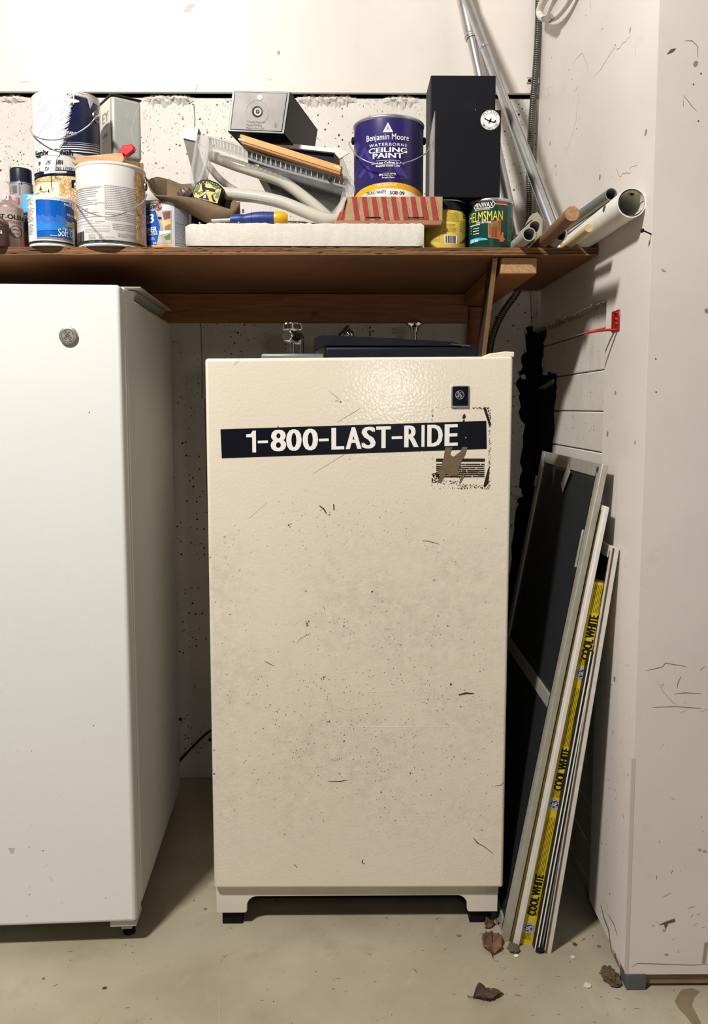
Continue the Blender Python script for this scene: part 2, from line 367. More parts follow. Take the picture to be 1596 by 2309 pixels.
def scuffs(p, name, m, layer, b, n, lmin=.004, lmax=.03, wd=.0012, steep=True):
    u0, v0, u1, v1 = b
    for _ in range(n):
        u, v = random.uniform(u0, u1), random.uniform(v0, v1); L = random.uniform(lmin, lmax) * random.random(); a = random.gauss(PI / 2 if steep and random.random() < .6 else .1, .5)
        pts = [(u, v)]; 
        for _k in range(4):
            a += random.gauss(0, .35); u += math.cos(a) * L / 4; v += math.sin(a) * L / 4; pts.append((u, v))
        p.line(name, m, layer, pts, wd * random.uniform(.35, .9), True, True)
exec_parts = []
# ================================================================== THE SETTING
XR, YB, YC = .581, 2.60, 1.60           # right wall plane, back wall plane, corner where the right wall turns to face us
ZG = A(600, 221, YB).z; ZP = A(600, 209, YB - .022).z
obj('floor', box(BM(), -3, 3, -3.5, 2.75, -.05, 0), FLOOR, kind='structure')
ROOMW = mat('#655f57', .8, var=.03, scale=2)
obj('ceiling', box(BM(), -3.1, 3.1, -3.6, 2.75, 3.6, 3.7), ROOMW, kind='structure'); obj('wall_left', box(BM(), -3.1, -3.0, -3.6, 2.75, 0, 3.6), ROOMW, kind='structure')
obj('wall_front', box(BM(), -3.0, 3.0, -3.6, -3.5, 0, 3.6), ROOMW, kind='structure'); obj('wall_right_outer', box(BM(), 3.0, 3.1, -3.6, 2.75, 0, 3.6), ROOMW, kind='structure')  # front wall and outer right wall of the room, both unseen
wb = obj('wall_back', box(BM(), -3, .75, YB, YB + .10, 0, ZG), CONC, kind='structure')
obj('drywall_panel', box(BM(), -3, XR + .01, YB - .022, YB - .009, ZP, 3.6), DRY, wb, bevel=.002)
obj('gap_backing', box(BM(), -3, .75, YB + .04, YB + .12, ZG - .05, 3.6), BLACKM, wb)
# broken plaster crumbs along the top of the concrete
def crumble(x0, x1, z, amp, seed, dz=.02):
    r = random.Random(seed); bm = BM(); n = max(8, int((x1 - x0) / .006)); rows = []
    for j in range(5):
        row = []
        for i in range(n + 1):
            e = min(i, n - i) / 5; e = min(1, e); x = x0 + (x1 - x0) * i / n
            zz = z + [.004 + r.random() * amp * .4, .001, -.006, -.012, -.016 - r.random() * dz][j] * (e if j in (0, 4) else 1) + r.gauss(0, .0012)
            yy = YB - [0, .010, .012, .008, -.002][j] * e * r.uniform(.3, 1.1) - .0005
            row.append(bm.verts.new((x, yy, zz)))
        rows.append(row)
    for a, b in zip(rows, rows[1:]):
        for i in range(n): bm.faces.new((a[i], a[i + 1], b[i + 1], b[i]))
    return obj('plaster_crumble', bm, mat('#d5d1c8', .75, var=.1, scale=80, bump=.003), wb)
for i, (a, b, d) in enumerate(((-5, 62, .006), (322, 440, .02), (662, 805, .02), (862, 945, .028))):
    crumble(A(a, 221, YB).x, A(b, 221, YB).x, ZG, .02, i + 3, d)
# formwork seam in the concrete, seen above and below the shelf
for sx_, y0, y1 in ((437, 235, 300), (452, 715, 900), (1195, 655, 760), (462, 900, 1800)):
    a, b = A(sx_, y0, YB), A(sx_ + (y1 - y0) * .02, y1, YB)
    obj('formwork_seam', tube(BM(), cr([a, (a + b) / 2 + Vector((.002, 0, 0)), b], 4), .0016, 6), mat('#7d776c', .8), wb)
# right wall: painted drywall with a rough cut-out showing painted blocks
zr = 1.452; bm = BM(); r = random.Random(3)
n = 46; low = []; 
for i in range(n + 1):
    y = 1.862 + (2.62 - 1.862) * i / n; low.append((y, zr - .002 + r.gauss(0, .0022) + (.006 if i % 7 == 0 else 0)))
pts = [(XR, YC, .034), (XR, 1.862, .034)] + [(XR, y, z) for y, z in low] + [(XR, 2.62, 3.6), (XR, YC, 3.6)]
prism(bm, pts, (.024, 0, 0)); wr = obj('wall_right', bm, DRY, kind='structure')
obj('return_face', box(BM(), XR + .0008, 2.6, YC - .0006, YC - .0001, .034, 3.6), DRY, wr)
bm = BM(); rows = []
for j in range(4):
    rows.append([bm.verts.new((XR - .001 + .008 * j + r.gauss(0, .0005), y, z + [.002, -.003, -.007, -.003][j] + r.gauss(0, .0008))) for y, z in low])
for a, b in zip(rows, rows[1:]):
    for i in range(n): bm.faces.new((a[i], a[i + 1], b[i + 1], b[i]))
obj('torn_plaster_edge', bm, mat('#8b8375', .85, var=.3, scale=90, bump=.004), wr)
obj('mortar_bed', box(BM(), XR + .035, XR + .2, 1.862, 2.62, 0, 1.47), mat('#a9a397', .85), wr)
zj = [W(1370, q, XR + .022).z for q in (737, 833, 928)]; pitch_ = (zj[0] - zj[2]) / 2; zt = zj[0] + pitch_
first = None
for k in range(16):
    z0 = max(zt - pitch_, 0.0)
    ys = [1.862, 2.62]
    for a, b in zip(ys, ys[1:]):
        if z0 < zt - .02: obj('block', box(BM(), XR + .022 + random.uniform(-.0006, .0006), XR + .06, a + .0012, b - .0012, z0 + .0015, zt - .0012), BLOCK, wr, bevel=.002, seg=1)
    zt = z0
    if zt <= 0: break
# tarred black break in the inner corner
def jag(pts, k, amp, seed):
    r = random.Random(seed); out = []
    for i in range(len(pts)):
        a, b = Vector(pts[i]), Vector(pts[(i + 1) % len(pts)])
        for j in range(k):
            q = a.lerp(b, j / k); out.append((q.x + r.gauss(0, amp), q.y + r.gauss(0, amp)))
    return out
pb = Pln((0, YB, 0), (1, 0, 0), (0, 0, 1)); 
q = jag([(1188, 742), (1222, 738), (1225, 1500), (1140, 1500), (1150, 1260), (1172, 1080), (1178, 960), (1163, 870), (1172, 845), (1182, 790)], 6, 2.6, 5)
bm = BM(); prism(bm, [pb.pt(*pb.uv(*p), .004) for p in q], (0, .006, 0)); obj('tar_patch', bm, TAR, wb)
for i, (x, y, s) in enumerate(((1180, 850, 7), (1165, 1110, 16), (1160, 1140, 10))):
    c = A(x, y, YB - .006); bm = BM(); bmesh.ops.create_icosphere(bm, subdivisions=2, radius=s / 760)
    for v in bm.verts: v.co = Vector((v.co.x, v.co.y * .35, v.co.z)) * random.uniform(.6, 1.15) + c
    obj('plaster_lump', bm, [BLOCK, TAR][i > 2], wb)
XK = XR + .022; pk = Pln((XK, 0, 0), (0, -1, 0), (0, 0, 1))
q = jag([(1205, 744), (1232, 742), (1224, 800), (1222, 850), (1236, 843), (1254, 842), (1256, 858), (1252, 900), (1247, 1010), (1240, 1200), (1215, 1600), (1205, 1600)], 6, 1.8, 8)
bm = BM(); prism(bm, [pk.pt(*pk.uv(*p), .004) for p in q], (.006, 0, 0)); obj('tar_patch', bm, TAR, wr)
q = jag([(1218, 876), (1240, 866), (1256, 854), (1252, 866), (1236, 876)], 3, .8, 2)
bm = BM(); prism(bm, [pk.pt(*pk.uv(*p), .012) for p in q], (.006, 0, 0)); obj('torn_paper_flap', bm, mat('#8d8a80', .8), wr)
# base strip below the facing return of the right wall
obj('baseboard_right', box(BM(), XR + .045, 2.6, YC + .008, YC + .03, .008, .036), m_wood('bare_sill', '#7a6347', '#957b58', knots=False), kind='structure')
obj('trim_1', box(BM(), XR + .001, XR + .043, YC - .002, YC + .04, 0, .036), mat('#57565a', .7), kind='structure', bevel=.002)
# marks, cracks and scuffs
MARK = mat('#5d564c', .7, var=0); MARKL = mat('#a79f93', .7, var=0)
pr = Print(Pln((XR - .0002, 0, 0), (0, -1, 0), (0, 0, 1)))
for pts in ([(1330, 640 - 470), (1312, 120), (1290, 150)], [(1387, 107), (1383, 112), (1365, 138), (1352, 158), (1337, 173)], [(1425, 80), (1405, 97), (1393, 110), (1388, 103)], [(1302, 200), (1305, 225), (1300, 250), (1298, 275), (1285, 320), (1265, 365)],
            [(1442, 345), (1436, 372), (1432, 374), (1422, 378), (1419, 390), (1404, 391), (1397, 398), (1390, 380), (1394, 396), (1386, 420)], [(1330, 0), (1332, 30)]):
    pts = [(q.x + random.gauss(0, .7), q.y + random.gauss(0, 1)) for q in cr([(a_, b_, 0) for a_, b_ in pts], 4)]
    pr.line('crack', MARK, 1, pts, .0006, taper=True)
for c in ((1387, 102), (1244, 130), (1283, 158), (1289, 179), (1300, 290)): pr.disc('pock_mark', MARK, 1, c, .002)
scuffs(pr, 'scuff', MARKL, 1, (-1.84, .05, -1.62, .9), 60); scuffs(pr, 'scuff', MARK, 2, (-1.84, .05, -1.62, .75), 40, wd=.0016)
scuffs(pr, 'scuff', MARKL, 1, (-2.5, 1.6, -1.62, 2.2), 30, .01, .04)
pr.line('scuff', mat('#6e675c', .8, var=0), 3, [(1355, 2040), (1362, 2070), (1372, 2095), (1378, 2140), (1395, 2180)], .006, taper=True)
pr.line('scuff', mat('#6e675c', .8, var=0), 3, [(1370, 2060), (1385, 2085), (1392, 2110)], .003, taper=True)
pr.done(wr)
pf = Print(Pln((0, YC - .0008, 0), (1, 0, 0), (0, 0, 1)))
pf.poly('dark_scuff', MARK, 2, [(1502, 123), (1512, 111), (1524, 109), (1516, 117)]); pf.poly('dark_scuff', MARKL, 2, [(1489, 606), (1496, 607), (1502, 613), (1492, 611)])
for pts in ([(1455, 1512), (1475, 1508), (1492, 1504), (1500, 1495), (1530, 1500), (1548, 1503)], [(1520, 1565), (1545, 1562), (1580, 1564)], [(1471, 1595), (1520, 1593), (1580, 1597)], [(1478, 1530), (1495, 1560), (1515, 1582), (1525, 1590)],
            [(1535, 1525), (1528, 1540), (1526, 1552)], [(1540, 240), (1541, 215), (1560, 240), (1570, 250)], [(1543, 92), (1560, 92), (1573, 105), (1572, 128)], [(1425, 2180), (1437, 2172), (1560, 2176), (1596, 2174)]):
    pf.line('pencil_scuff', MARKL if random.random() < .6 else MARK, 1, pts, .0010, taper=True)
for c in ((1574, 273), (1563, 190), (1580, 166), (1478, 809), (1479, 884)): pf.disc('nail_dot', MARK, 1, c, .0016)
pf.poly('dark_scuff', MARK, 2, [(1485, 2085), (1500, 2078), (1520, 2071), (1522, 2078), (1506, 2082), (1500, 2095), (1496, 2084)])
pf.line('dark_scuff', mat('#a08f78', .8, var=0), 2, [(1592, 2125), (1586, 2172)], .007)
for x, y in ((1502, 2152), (1497, 2097), (1577, 1916), (1588, 1919)): pf.disc('dark_scuff', MARKL, 2, (x, y), .004, sy=.6)
scuffs(pf, 'scuff', MARKL, 1, (.62, .06, .9, .7), 70, wd=.0013, steep=False); scuffs(pf, 'scuff', MARK, 1, (.62, .06, .9, .6), 26, wd=.001)
pf.line('caulk_line', mat('#c3bcb1', .6, var=0), 1, [(1428, 1710), (1412, 2195)], .008)
pf.done(wr)
pd = Print(Pln((0, YB - .0222, 0), (1, 0, 0), (0, 0, 1)))
pd.poly('paint_patch', mat('#b9b4ac', .5, var=0), 1, [(412, 27), (425, 9), (441, 9), (429, 26)])
pd.line('scratch', MARKL, 1, [(43, 185), (67, 184)], .0015); pd.line('scratch', MARKL, 1, [(440, 207), (446, 190)], .0015); pd.line('scratch', MARKL, 1, [(600, 180), (614, 180)], .001)
pd.done(wb)
# floor marks
pg = Print(Pln((0, 0, .0002), (1, 0, 0), (0, 1, 0)))
STAIN = mat('#84735c', .45, var=.1); DK = mat('#3f3424', .8, var=0)
pg.poly('liquid_stain', STAIN, 1, [(1536, 2232), (1560, 2228), (1578, 2236), (1564, 2250), (1560, 2268), (1572, 2290), (1580, 2309), (1560, 2309), (1545, 2290), (1528, 2272), (1521, 2258), (1528, 2244)])
pg.disc('water_mark', mat('#a79b84', .5, var=0), 1, (207, 2297), .016, sy=1.2); pg.line('floor_crack', MARKL, 1, [(495, 2240), (494, 2265), (496, 2309)], .002)
pg.disc('rust_spot', mat('#5a3020', .8, var=0), 1, (236, 2228), .005, sy=.9); pg.disc('rust_spot', mat('#6d4630', .8, var=0), 1, (134, 2079), .004)
scuffs(pg, 'floor_scuff', DK, 1, (-.9, 1.28, 1.0, 1.84), 150, .002, .016, .0014, False)
scuffs(pg, 'floor_scuff', MARK, 1, (.3, 1.4, .58, 1.9), 60, .004, .02, .002, False)
scuffs(pg, 'floor_scuff', mat('#dcd6c6', .7, var=0), 1, (-.8, 1.28, .8, 2.3), 40, .002, .03, .0009, False)
pg.done(bpy.data.objects['floor'])

# ================================================================== SHELF
YS = 1.93; ZS = A(671, 557, YS).z; TS = .0175
sh = thing('shelf', (0, YS, ZS - TS), 'long plywood shelf on pine framing across the back wall, loaded with paint cans', 'shelf')
bm = BM(); pts = [(-2.9, YS + .004, ZS - TS), (XR - .003, YS + .004, ZS - TS), (XR - .003, YB - .09, ZS - TS), (XR - .09, YB - .09, ZS - TS), (XR - .09, YB - .002, ZS - TS), (-2.9, YB - .002, ZS - TS)]
prism(bm, pts, (0, 0, TS)); obj('board', bm, PLY, sh)
bm = BM(); N_ = 150
for lay in range(5):        # laminations of the plywood edge, each slightly uneven
    z0 = ZS - TS + TS * lay / 5; a = []; b = []
    for i in range(N_ + 1):
        x = -1.3 + (XR - .003 + 1.3) * i / N_; j = random.uniform(-.0014, .0008) - (.002 if random.random() < .08 else 0)
        a.append([bm.verts.new((x, YS + .0002 - j * .8, z0 + .0002)), bm.verts.new((x, YS + .0002 - j, z0 + TS / 5 - .0004)), bm.verts.new((x, YS + .005, z0 + TS / 5)), bm.verts.new((x, YS + .005, z0))])
    for p_, q_ in zip(a, a[1:]):
        for k in range(4): bm.faces.new((p_[k], p_[(k + 1) % 4], q_[(k + 1) % 4], q_[k]))
obj('edge_laminations', bm, PLYE, sh)
lz = ZS - TS
obj('ledger_board', box(BM(), -2.9, A(1057, 680, YB - .04).x, YB - .04, YB - .001, lz - .088, lz - .001), PINE, sh, bevel=.003)
ax0, ax1 = A(1129, 570, 1.952).x, A(1211, 570, 1.952).x
obj('support_arm', box(BM(), ax0, ax1, 1.956, YB - .04, lz - .039, lz - .001), PINE, sh, bevel=.003)
obj('arm_end_grain', box(BM(), ax0 + .0005, ax1 - .0005, 1.950, 1.957, lz - .0385, lz - .0015), PINEEND, sh, bevel=.002)
obj('wall_post', box(BM(), A(1057, 750, 2.56).x, ax1 - .004, YB - .041, YB - .001, .5, lz - .040), PINE, sh, bevel=.003)
bm = BM(); xa = ax0 - .019
prism(bm, [(xa, 1.958, lz - .002), (xa, YB - .045, lz - .002), (xa, YB - .045, .98), (xa, YB - .08, .98), (xa, 1.958, lz - .05)][:], (.0165, 0, 0))
# diagonal brace: a plywood strip standing on edge, from the front of the arm down to the wall post
bm.free(); bm = BM()
prism(bm, [(xa, 1.955, lz - .002), (xa, 2.02, lz - .002), (xa, YB - .06, .86), (xa, YB - .05, .74), (xa, YB - .10, .74), (xa, 1.955, lz - .012)], (.012, 0, 0))
obj('diagonal_brace', bm, DARKPLY, sh)
bm = BM(); prism(bm, [(xa + .0005, 1.9535, lz - .002), (xa + .0005, 1.9535, lz - .012), (xa + .0005, YB - .102, .74), (xa + .0005, YB - .098, .742), (xa + .0005, 1.957, lz - .010), (xa + .0005, 1.957, lz - .002)], (.011, 0, 0))
obj('brace_raw_edge', bm, m_wood('raw_ply_edge', '#8a6a43', '#a5835a', (14, 3, 3), knots=False), sh)

# ================================================================== FLEX CONDUIT, HOSE LOOP, NAIL, RED BRACKET
def ribbed(path, r, pitch=.0062):
    pts = cr(path, 10); L = 0; out = []; rad = []; tot = sum((b - a).length for a, b in zip(pts, pts[1:])); n_ = int(tot / (pitch / 3)); d = 0; i = 0
    seg = [(b - a).length for a, b in zip(pts, pts[1:])]; acc = 0; j = 0
    for k in range(n_ + 1):
        s_ = tot * k / n_
        while j < len(seg) - 1 and acc + seg[j] < s_: acc += seg[j]; j += 1
        out.append(pts[j].lerp(pts[j + 1], (s_ - acc) / max(seg[j], 1e-6))); rad.append(r * (1.0 if k % 3 else .80))
    return tube(BM(), out, rad, 12)
cd = thing('flex_conduit', A(1196, 480, 2.56), 'armored flexible metal conduit running down the inner corner past the shelf end', 'conduit')
path = [Vector((A(1216, -60, 2.56).x + .01, 2.56, 3.5)), A(1216, -60, 2.56), A(1214, 40, 2.56), A(1209, 140, 2.56), A(1201, 240, 2.56), A(1195, 330, 2.56), A(1192, 430, 2.56), A(1189, 520, 2.56), A(1186, 600, 2.555), A(1168, 655, 2.55), A(1137, 700, 2.54), A(1115, 745, 2.53), A(1104, 790, 2.52), A(1098, 850, 2.52)]
obj('armored_sheath', ribbed(path, .0105), DULL, cd, smooth=60)
c = A(1195, 181, YB - .026); bm = box(BM(), c.x - .010, c.x + .03, YB - .0265, YB - .023, c.z - .009, c.z + .009)
st = obj('strap_clamp', bm, STEEL, cd, bevel=.001); 
sc = A(1194, 181, YB - .03); obj('screw', lathe(BM(), 0, 0, [(0, 0), (.005, 0), (.004, .002), (0, .0025)], 12), BLACKM, None)
o = bpy.data.objects['screw']; o.parent = st; o.rotation_euler = (PI / 2, 0, 0); o.location = Vector((sc.x, YB - .0265, sc.z)) - WL[cd.name]
lp = thing('hose_loop', W(1250, 20, .565), 'white painted hose loop with a chipped end hanging high on the right wall', 'hose')
path = [W(1268, -60, .565), W(1240, -22, .56), W(1222, 8, .555), W(1216, 30, .553), W(1226, 42, .556), W(1246, 42, .56), W(1264, 28, .562), W(1284, 0, .565), W(1302, -40, .565)]
obj('hose', tube(BM(), cr(path, 6), [.0125 - .0045 * min(1, i / 30) for i in range(49)], 14), mat('#dcd6cc', .5, var=.06), lp, smooth=70)
bm = BM(); q = jag([(1219, 38), (1233, 34), (1240, 30), (1243, 42), (1236, 52), (1220, 47)], 3, .7, 4); prism(bm, [W(x, y, .546) for x, y in q], (.006, 0, 0)); obj('chipped_patch', bm, mat('#8b8a80', .7, var=.2), lp)
nl = thing('nail', W(1456, 522, XR), 'dark bent nail sticking out of the right wall below the white roll', 'nail')
a = W(1468, 528, XR); obj('shank', tube(BM(), [a, a + Vector((-.012, -.006, .003)), a + Vector((-.02, -.009, .0045))], .0014, 8), BLACKM, nl, smooth=60)
obj('nail_head', tube(BM(), [a + Vector((-.0195, -.0088, .0044)), a + Vector((-.0212, -.0094, .0048))], .0042, 12), BLACKM, nl)
rb = thing('red_wall_hook', W(1390, 722, XR), 'red two-pronged metal hook screwed to the right wall beside the cut-out', 'hook')
pl = W(1390, 723, XR); ht, hb = W(1390, 700, XR).z, W(1390, 747, XR).z; ya, yb_ = W(1398, 722, XR).y, W(1381.5, 722, XR).y
obj('back_plate', box(BM(), XR - .0035, XR - .0003, ya, yb_, hb, ht), RED, rb, bevel=.0016)
for k, (s_, e_) in enumerate(((1316, 752), (1330, 747))):
    e = A(s_, e_, 1.80 if k == 0 else 1.825); b0 = Vector((XR - .001, ya + .013 + .02 * k, hb + .003)); 
    mid = (b0 + e) / 2 + Vector((0, 0, .002)); obj('prong', tube(BM(), cr([b0, mid, e], 5), .0034, 10, flat=.8), RED, rb, smooth=60)
for y_ in (706, 720, 729):
    c = W(1389, y_, XR - .004); obj('screw', tube(BM(), [c, c + Vector((-.0022, 0, 0))], .0030, 10), [CHROME, DULL][y_ == 706], rb)

# ================================================================== LEFT WHITE FREEZER (turned about three degrees)
YW = 1.742; ph = math.radians(2.8)
cTR = A(275, 641, YW); zT, zB = cTR.z, A(300, 2080, YW).z
MW = Matrix.Translation((A(287, 1300, YW).x, YW, 0)) @ Matrix.Rotation(ph, 4, 'Z')      # local x: -width..0, local y: 0..depth
fw = thing('white_freezer', MW @ Vector((-.35, .35, 0)), 'tall white upright freezer at the left edge with a round grey badge', 'freezer')
obj('cabinet', box(BM(), -.695, -.004, .078, .665, zB - .004, zT - .012, MW), WHITE, fw, bevel=.006, seg=3)
dr = obj('door', box(BM(), -.70, 0, 0, .045, zB, zT, MW), WHITE, fw, bevel=.009, seg=4)
obj('door_liner_edge', box(BM(), -.698, -.0015, .0455, .058, zB + .003, zT - .002, MW), mat('#d5dadd', .35, var=.02), dr, bevel=.003)
obj('door_gasket', box(BM(), -.69, -.006, .058, .078, zB + .02, zT - .02, MW), mat('#b4bac0', .6, var=.02), fw)
obj('hinge_cover', box(BM(), -.080, -.001, .052, .150, zT - .026, zT + .002, MW), WHITE, fw, bevel=.004)
obj('hinge_pin', box(BM(), -.062, -.003, .010, .07, zB - .016, zB - .002, MW), mat('#bfc4bf', .4), fw, bevel=.002)
obj('foot', box(BM(), -.042, -.018, .030, .055, .026, zB + .002, MW), mat('#9fada0', .5), fw, bevel=.001)
c = MW @ Vector((-.030, .060, 0)); obj('leveling_foot', lathe(BM(), c.x, c.y, [(0, .0), (.014, 0), (.014, .010), (.006, .012), (.006, .04), (0, .04)], 16), BLACK, fw, smooth=40)
c = MW @ Vector((-.014, .075, 0)); obj('hinge_washer', lathe(BM(), c.x - .0, c.y - .05, [(0, zB - .012), (.008, zB - .012), (.008, zB - .004), (0, zB - .004)], 14), mat('#c9c49a', .5), fw)
c = MW @ Vector((-.65, .6, 0)); obj('back_foot', lathe(BM(), c.x, c.y, [(0, .0), (.014, 0), (.014, .02), (.006, .02), (.006, zB), (0, zB)], 12), BLACK, fw)
c = MW @ Vector((-.05, .6, 0)); obj('back_foot', lathe(BM(), c.x, c.y, [(0, .0), (.014, 0), (.014, .02), (.006, .02), (.006, zB), (0, zB)], 12), BLACK, fw)
pw = Pln(MW @ Vector((0, -.0002, 0)), MW.to_3x3() @ Vector((1, 0, 0)), (0, 0, 1))
u, v = pw.uv(155, 758)
bd = thing_b = obj('round_badge', None or tube(BM(), [pw.pt(u, v, -.001), pw.pt(u, v, .0045), pw.pt(u, v, .006)], [.0192, .0188, .0165], 40), mat('#9a948b', .35, .6, .03), fw, smooth=40)
p_ = Print(Pln(pw.pt(0, 0, .0062), pw.U, pw.V)); p_.disc('badge_face', mat('#aaa59b', .35, .4, .02), 1, (u, v), .0155, uv=True); script_logo(p_, 'badge_logo', mat('#4b4640', .5), 2, (u, v), .0135, True); p_.done(fw)
p_ = Print(pw)
for c in ((201, 930), (97, 1918), (211, 1636), (66, 2017)): p_.disc('speck', INK, 1, c, .0011)
scuffs(p_, 'scuff', MARKL, 1, (-.33, .2, -.02, .5), 10, .003, .012, .0008); scuffs(p_, 'scuff', MARKL, 1, (-.33, .08, -.02, .2), 14, .003, .015, .0009, False)
for k in range(5): p_.line('scuff', MARK, 1, [(19 + k, 1913 + k * 2.5), (34 - k, 1914 + k * 2.5)], .0005)
p_.done(fw)
# plastic tray on top of it
zt = zT - .012
tr = thing('plastic_tray', MW @ Vector((-.05, .35, zt)), 'grey-beige plastic tray lying on top of the white freezer under the shelf', 'tray')
def trp(dx, y, z): return MW @ Vector((dx, y, z))
bm = BM(); hexa(bm, [(-.25, .235, zt + .001), (-.030, .235, zt + .001), (-.030, .60, zt + .001), (-.25, .60, zt + .001), (-.27, .205, zt + .030), (-.004, .205, zt + .030), (-.004, .63, zt + .030), (-.27, .63, zt + .030)], MW)
obj('pan', bm, mat('#8f8d84', .5, var=.06), tr, bevel=.010, seg=3)
obj('rim', box(BM(), -.28, .006, .195, .64, zt + .0305, zt + .0355, MW), mat('#a3a096', .45), tr, bevel=.0024)

# ================================================================== CREAM FREEZER
YD = 1.80
tl, t_r, bl, br = A(461.5, 808, YD), A(1157, 803, YD), A(482, 2004, YD), A(1135, 2003, YD)
fx0, fx1 = (tl.x + bl.x) / 2, (t_r.x + br.x) / 2; fz0, fz1 = (bl.z + br.z) / 2, (tl.z + t_r.z) / 2
fb = thing('cream_freezer', ((fx0 + fx1) / 2, 2.1, 0), 'worn cream upright freezer in the middle with a black phone-number sticker', 'freezer')
bm = BM(); hexa(bm, [(bl.x, YD, bl.z), (br.x, YD, br.z), (br.x, YD + .048, br.z), (bl.x, YD + .048, bl.z), (tl.x, YD, tl.z), (t_r.x, YD, t_r.z), (t_r.x, YD + .048, t_r.z), (tl.x, YD + .048, tl.z)])
door = obj('door', bm, BEIGE, fb, bevel=.007, seg=4)
obj('door_gasket', box(BM(), fx0 + .012, fx1 - .012, YD + .048, YD + .062, fz0 + .01, fz1 - .015), mat('#7d776b', .7), fb)
cb = obj('cabinet', box(BM(), fx0 + .004, fx1 - .004, YD + .062, YD + .60, fz0 - .01, fz1 - .012), BEIGE, fb, bevel=.006, seg=3)
# skirt with its wide arched opening
zb = A(600, 2057, YD + .02).z; za = A(800, 2019, YD + .02).z; yk = YD + .018
sx0, sx1 = A(488, 2030, yk).x, A(1122, 2030, yk).x; xa0, xa1 = A(555, 2050, yk).x, A(1055, 2050, yk).x
def arc(cx, cz, r, a0, a1, n=8): return [(cx + r * math.cos(math.radians(a0 + (a1 - a0) * i / n)), yk, cz + r * math.sin(math.radians(a0 + (a1 - a0) * i / n))) for i in range(n + 1)]
out = [(sx0, yk, fz0 - .002), (sx0, yk, zb), (xa0 - .006, yk, zb)] + arc(xa0 - .004, zb + .006, .006, -90, 0, 3) + arc(xa0 + .026, za - .024, .024, 180, 90) + arc(xa1 - .026, za - .024, .024, 90, 0) + arc(xa1 + .004, zb + .006, .006, 180, 270, 3) + [(sx1, yk, zb), (sx1, yk, fz0 - .002)]
sk = obj('skirt', prism(BM(), out, (0, .012, 0)), mat('#d9d2c4', .4, var=.05, scale=12), fb, bevel=.0012)
obj('skirt_side', box(BM(), sx0 + .0005, sx0 + .012, yk + .0125, YD + .58, zb, fz0 - .011), BEIGEP, fb)
obj('skirt_side', box(BM(), sx1 - .012, sx1 - .0005, yk + .0125, YD + .58, zb, fz0 - .011), BEIGEP, fb)
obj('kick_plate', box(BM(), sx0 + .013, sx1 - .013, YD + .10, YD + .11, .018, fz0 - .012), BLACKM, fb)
obj('corner_bracket', box(BM(), A(1096, 2015, yk).x, sx1 + .001, yk - .0015, yk + .004, A(1100, 2016, yk).z, fz0 - .001), mat('#cfc8b9', .45), fb, bevel=.0008)
for (x0, x1) in ((A(500, 2070, yk).x, A(545, 2070, yk).x), (A(1060, 2070, yk).x, A(1110, 2070, yk).x)):
    for y0 in (YD + .028, YD + .5): obj('foot', box(BM(), x0, x1, y0, y0 + .04, 0, zb + .012), BLACKM, fb)
bm = BM(); hx0, hx1 = A(1080, 800, YD + .03).x, A(1154, 800, YD + .03).x; hz = fz1 + .0005
prism(bm, [(hx0, YD + .004, hz), (hx1, YD + .004, hz), (hx1, YD + .004, A(1150, 793, YD).z), (hx1 - .02, YD + .004, A(1140, 792, YD).z), (hx0 + .018, YD + .004, A(1100, 797, YD).z)], (0, .10, 0))
obj('hinge_cover', bm, mat('#e2dcc4', .35), fb, bevel=.002, seg=2)
pD = Pln((0, YD - .0002, 0), (1, 0, 0), (0, 0, 1)); P1 = Print(pD)
# torn label with brown paper left behind
LB, LBr = mat('#2e241c', .8, var=.2, scale=300), mat('#6b5a43', .8, var=.15, scale=120)
def specky(b, n, sz, m=LB):
    u0, v0, u1, v1 = P1.uvbox(b)
    for _ in range(n):
        u, v = random.uniform(u0, u1), random.uniform(v0, v1); k = random.randint(4, 6); a0 = random.random() * 6; rr = sz * random.uniform(.3, 1.2)
        P1.raw('torn_label_residue', m, 1, [(u + rr * math.cos(a0 + 2 * PI * i / k) * random.uniform(.4, 1.2), v + rr * math.sin(a0 + 2 * PI * i / k) * random.uniform(.4, 1.2)) for i in range(k)], [tuple(range(k))])
specky((973, 920, 977, 955), 16, .0012); specky((973, 1030, 977, 1100), 24, .0010); specky((978, 917, 1065, 922), 12, .001); specky((1065, 918, 1104, 922), 40, .0013)
specky((1098, 920, 1107, 960), 60, .0014); specky((1100, 960, 1106, 1102), 110, .0011); specky((974, 1066, 990, 1088), 90, .0016); specky((985, 1084, 1035, 1092), 50, .0016)
specky((1030, 1092, 1105, 1103), 110, .0014); specky((974, 1096, 1030, 1103), 22, .0009); specky((990, 1060, 1045, 1082), 30, .0012)
P1.poly('torn_label_residue', LB, 1, [(1089, 920), (1096, 921), (1106, 955), (1104, 965), (1100, 952)])
P1.poly('torn_label_residue', LB, 1, [(1099, 1060), (1104, 1050), (1101, 1090), (1092, 1100), (1090, 1094)])
P1.rect('torn_label_residue', LB, 1, (983, 1034, 1093, 1041))
for k in range(7):
    y = 1045.5 + k * 4.6; x = 983
    while x < 1092:
        w_ = random.uniform(8, 34); P1.rect('torn_label_residue', LB, 1, (x, y, min(x + w_, 1092), y + random.uniform(2.4, 3.7))); x += w_ + random.choice((0, 0, .8, 2))
P1.poly('torn_paper_backing', LBr, 3, [(1004, 1008), (1020, 1008), (1014, 1024), (1022, 1030), (1038, 1018), (1042, 1008), (1054, 1008), (1048, 1026), (1040, 1040), (1033, 1058), (1031, 1072), (1016, 1072), (1005, 1068), (1000, 1078), (993, 1088), (987, 1086), (993, 1070), (984, 1068), (994, 1050), (1000, 1032)])
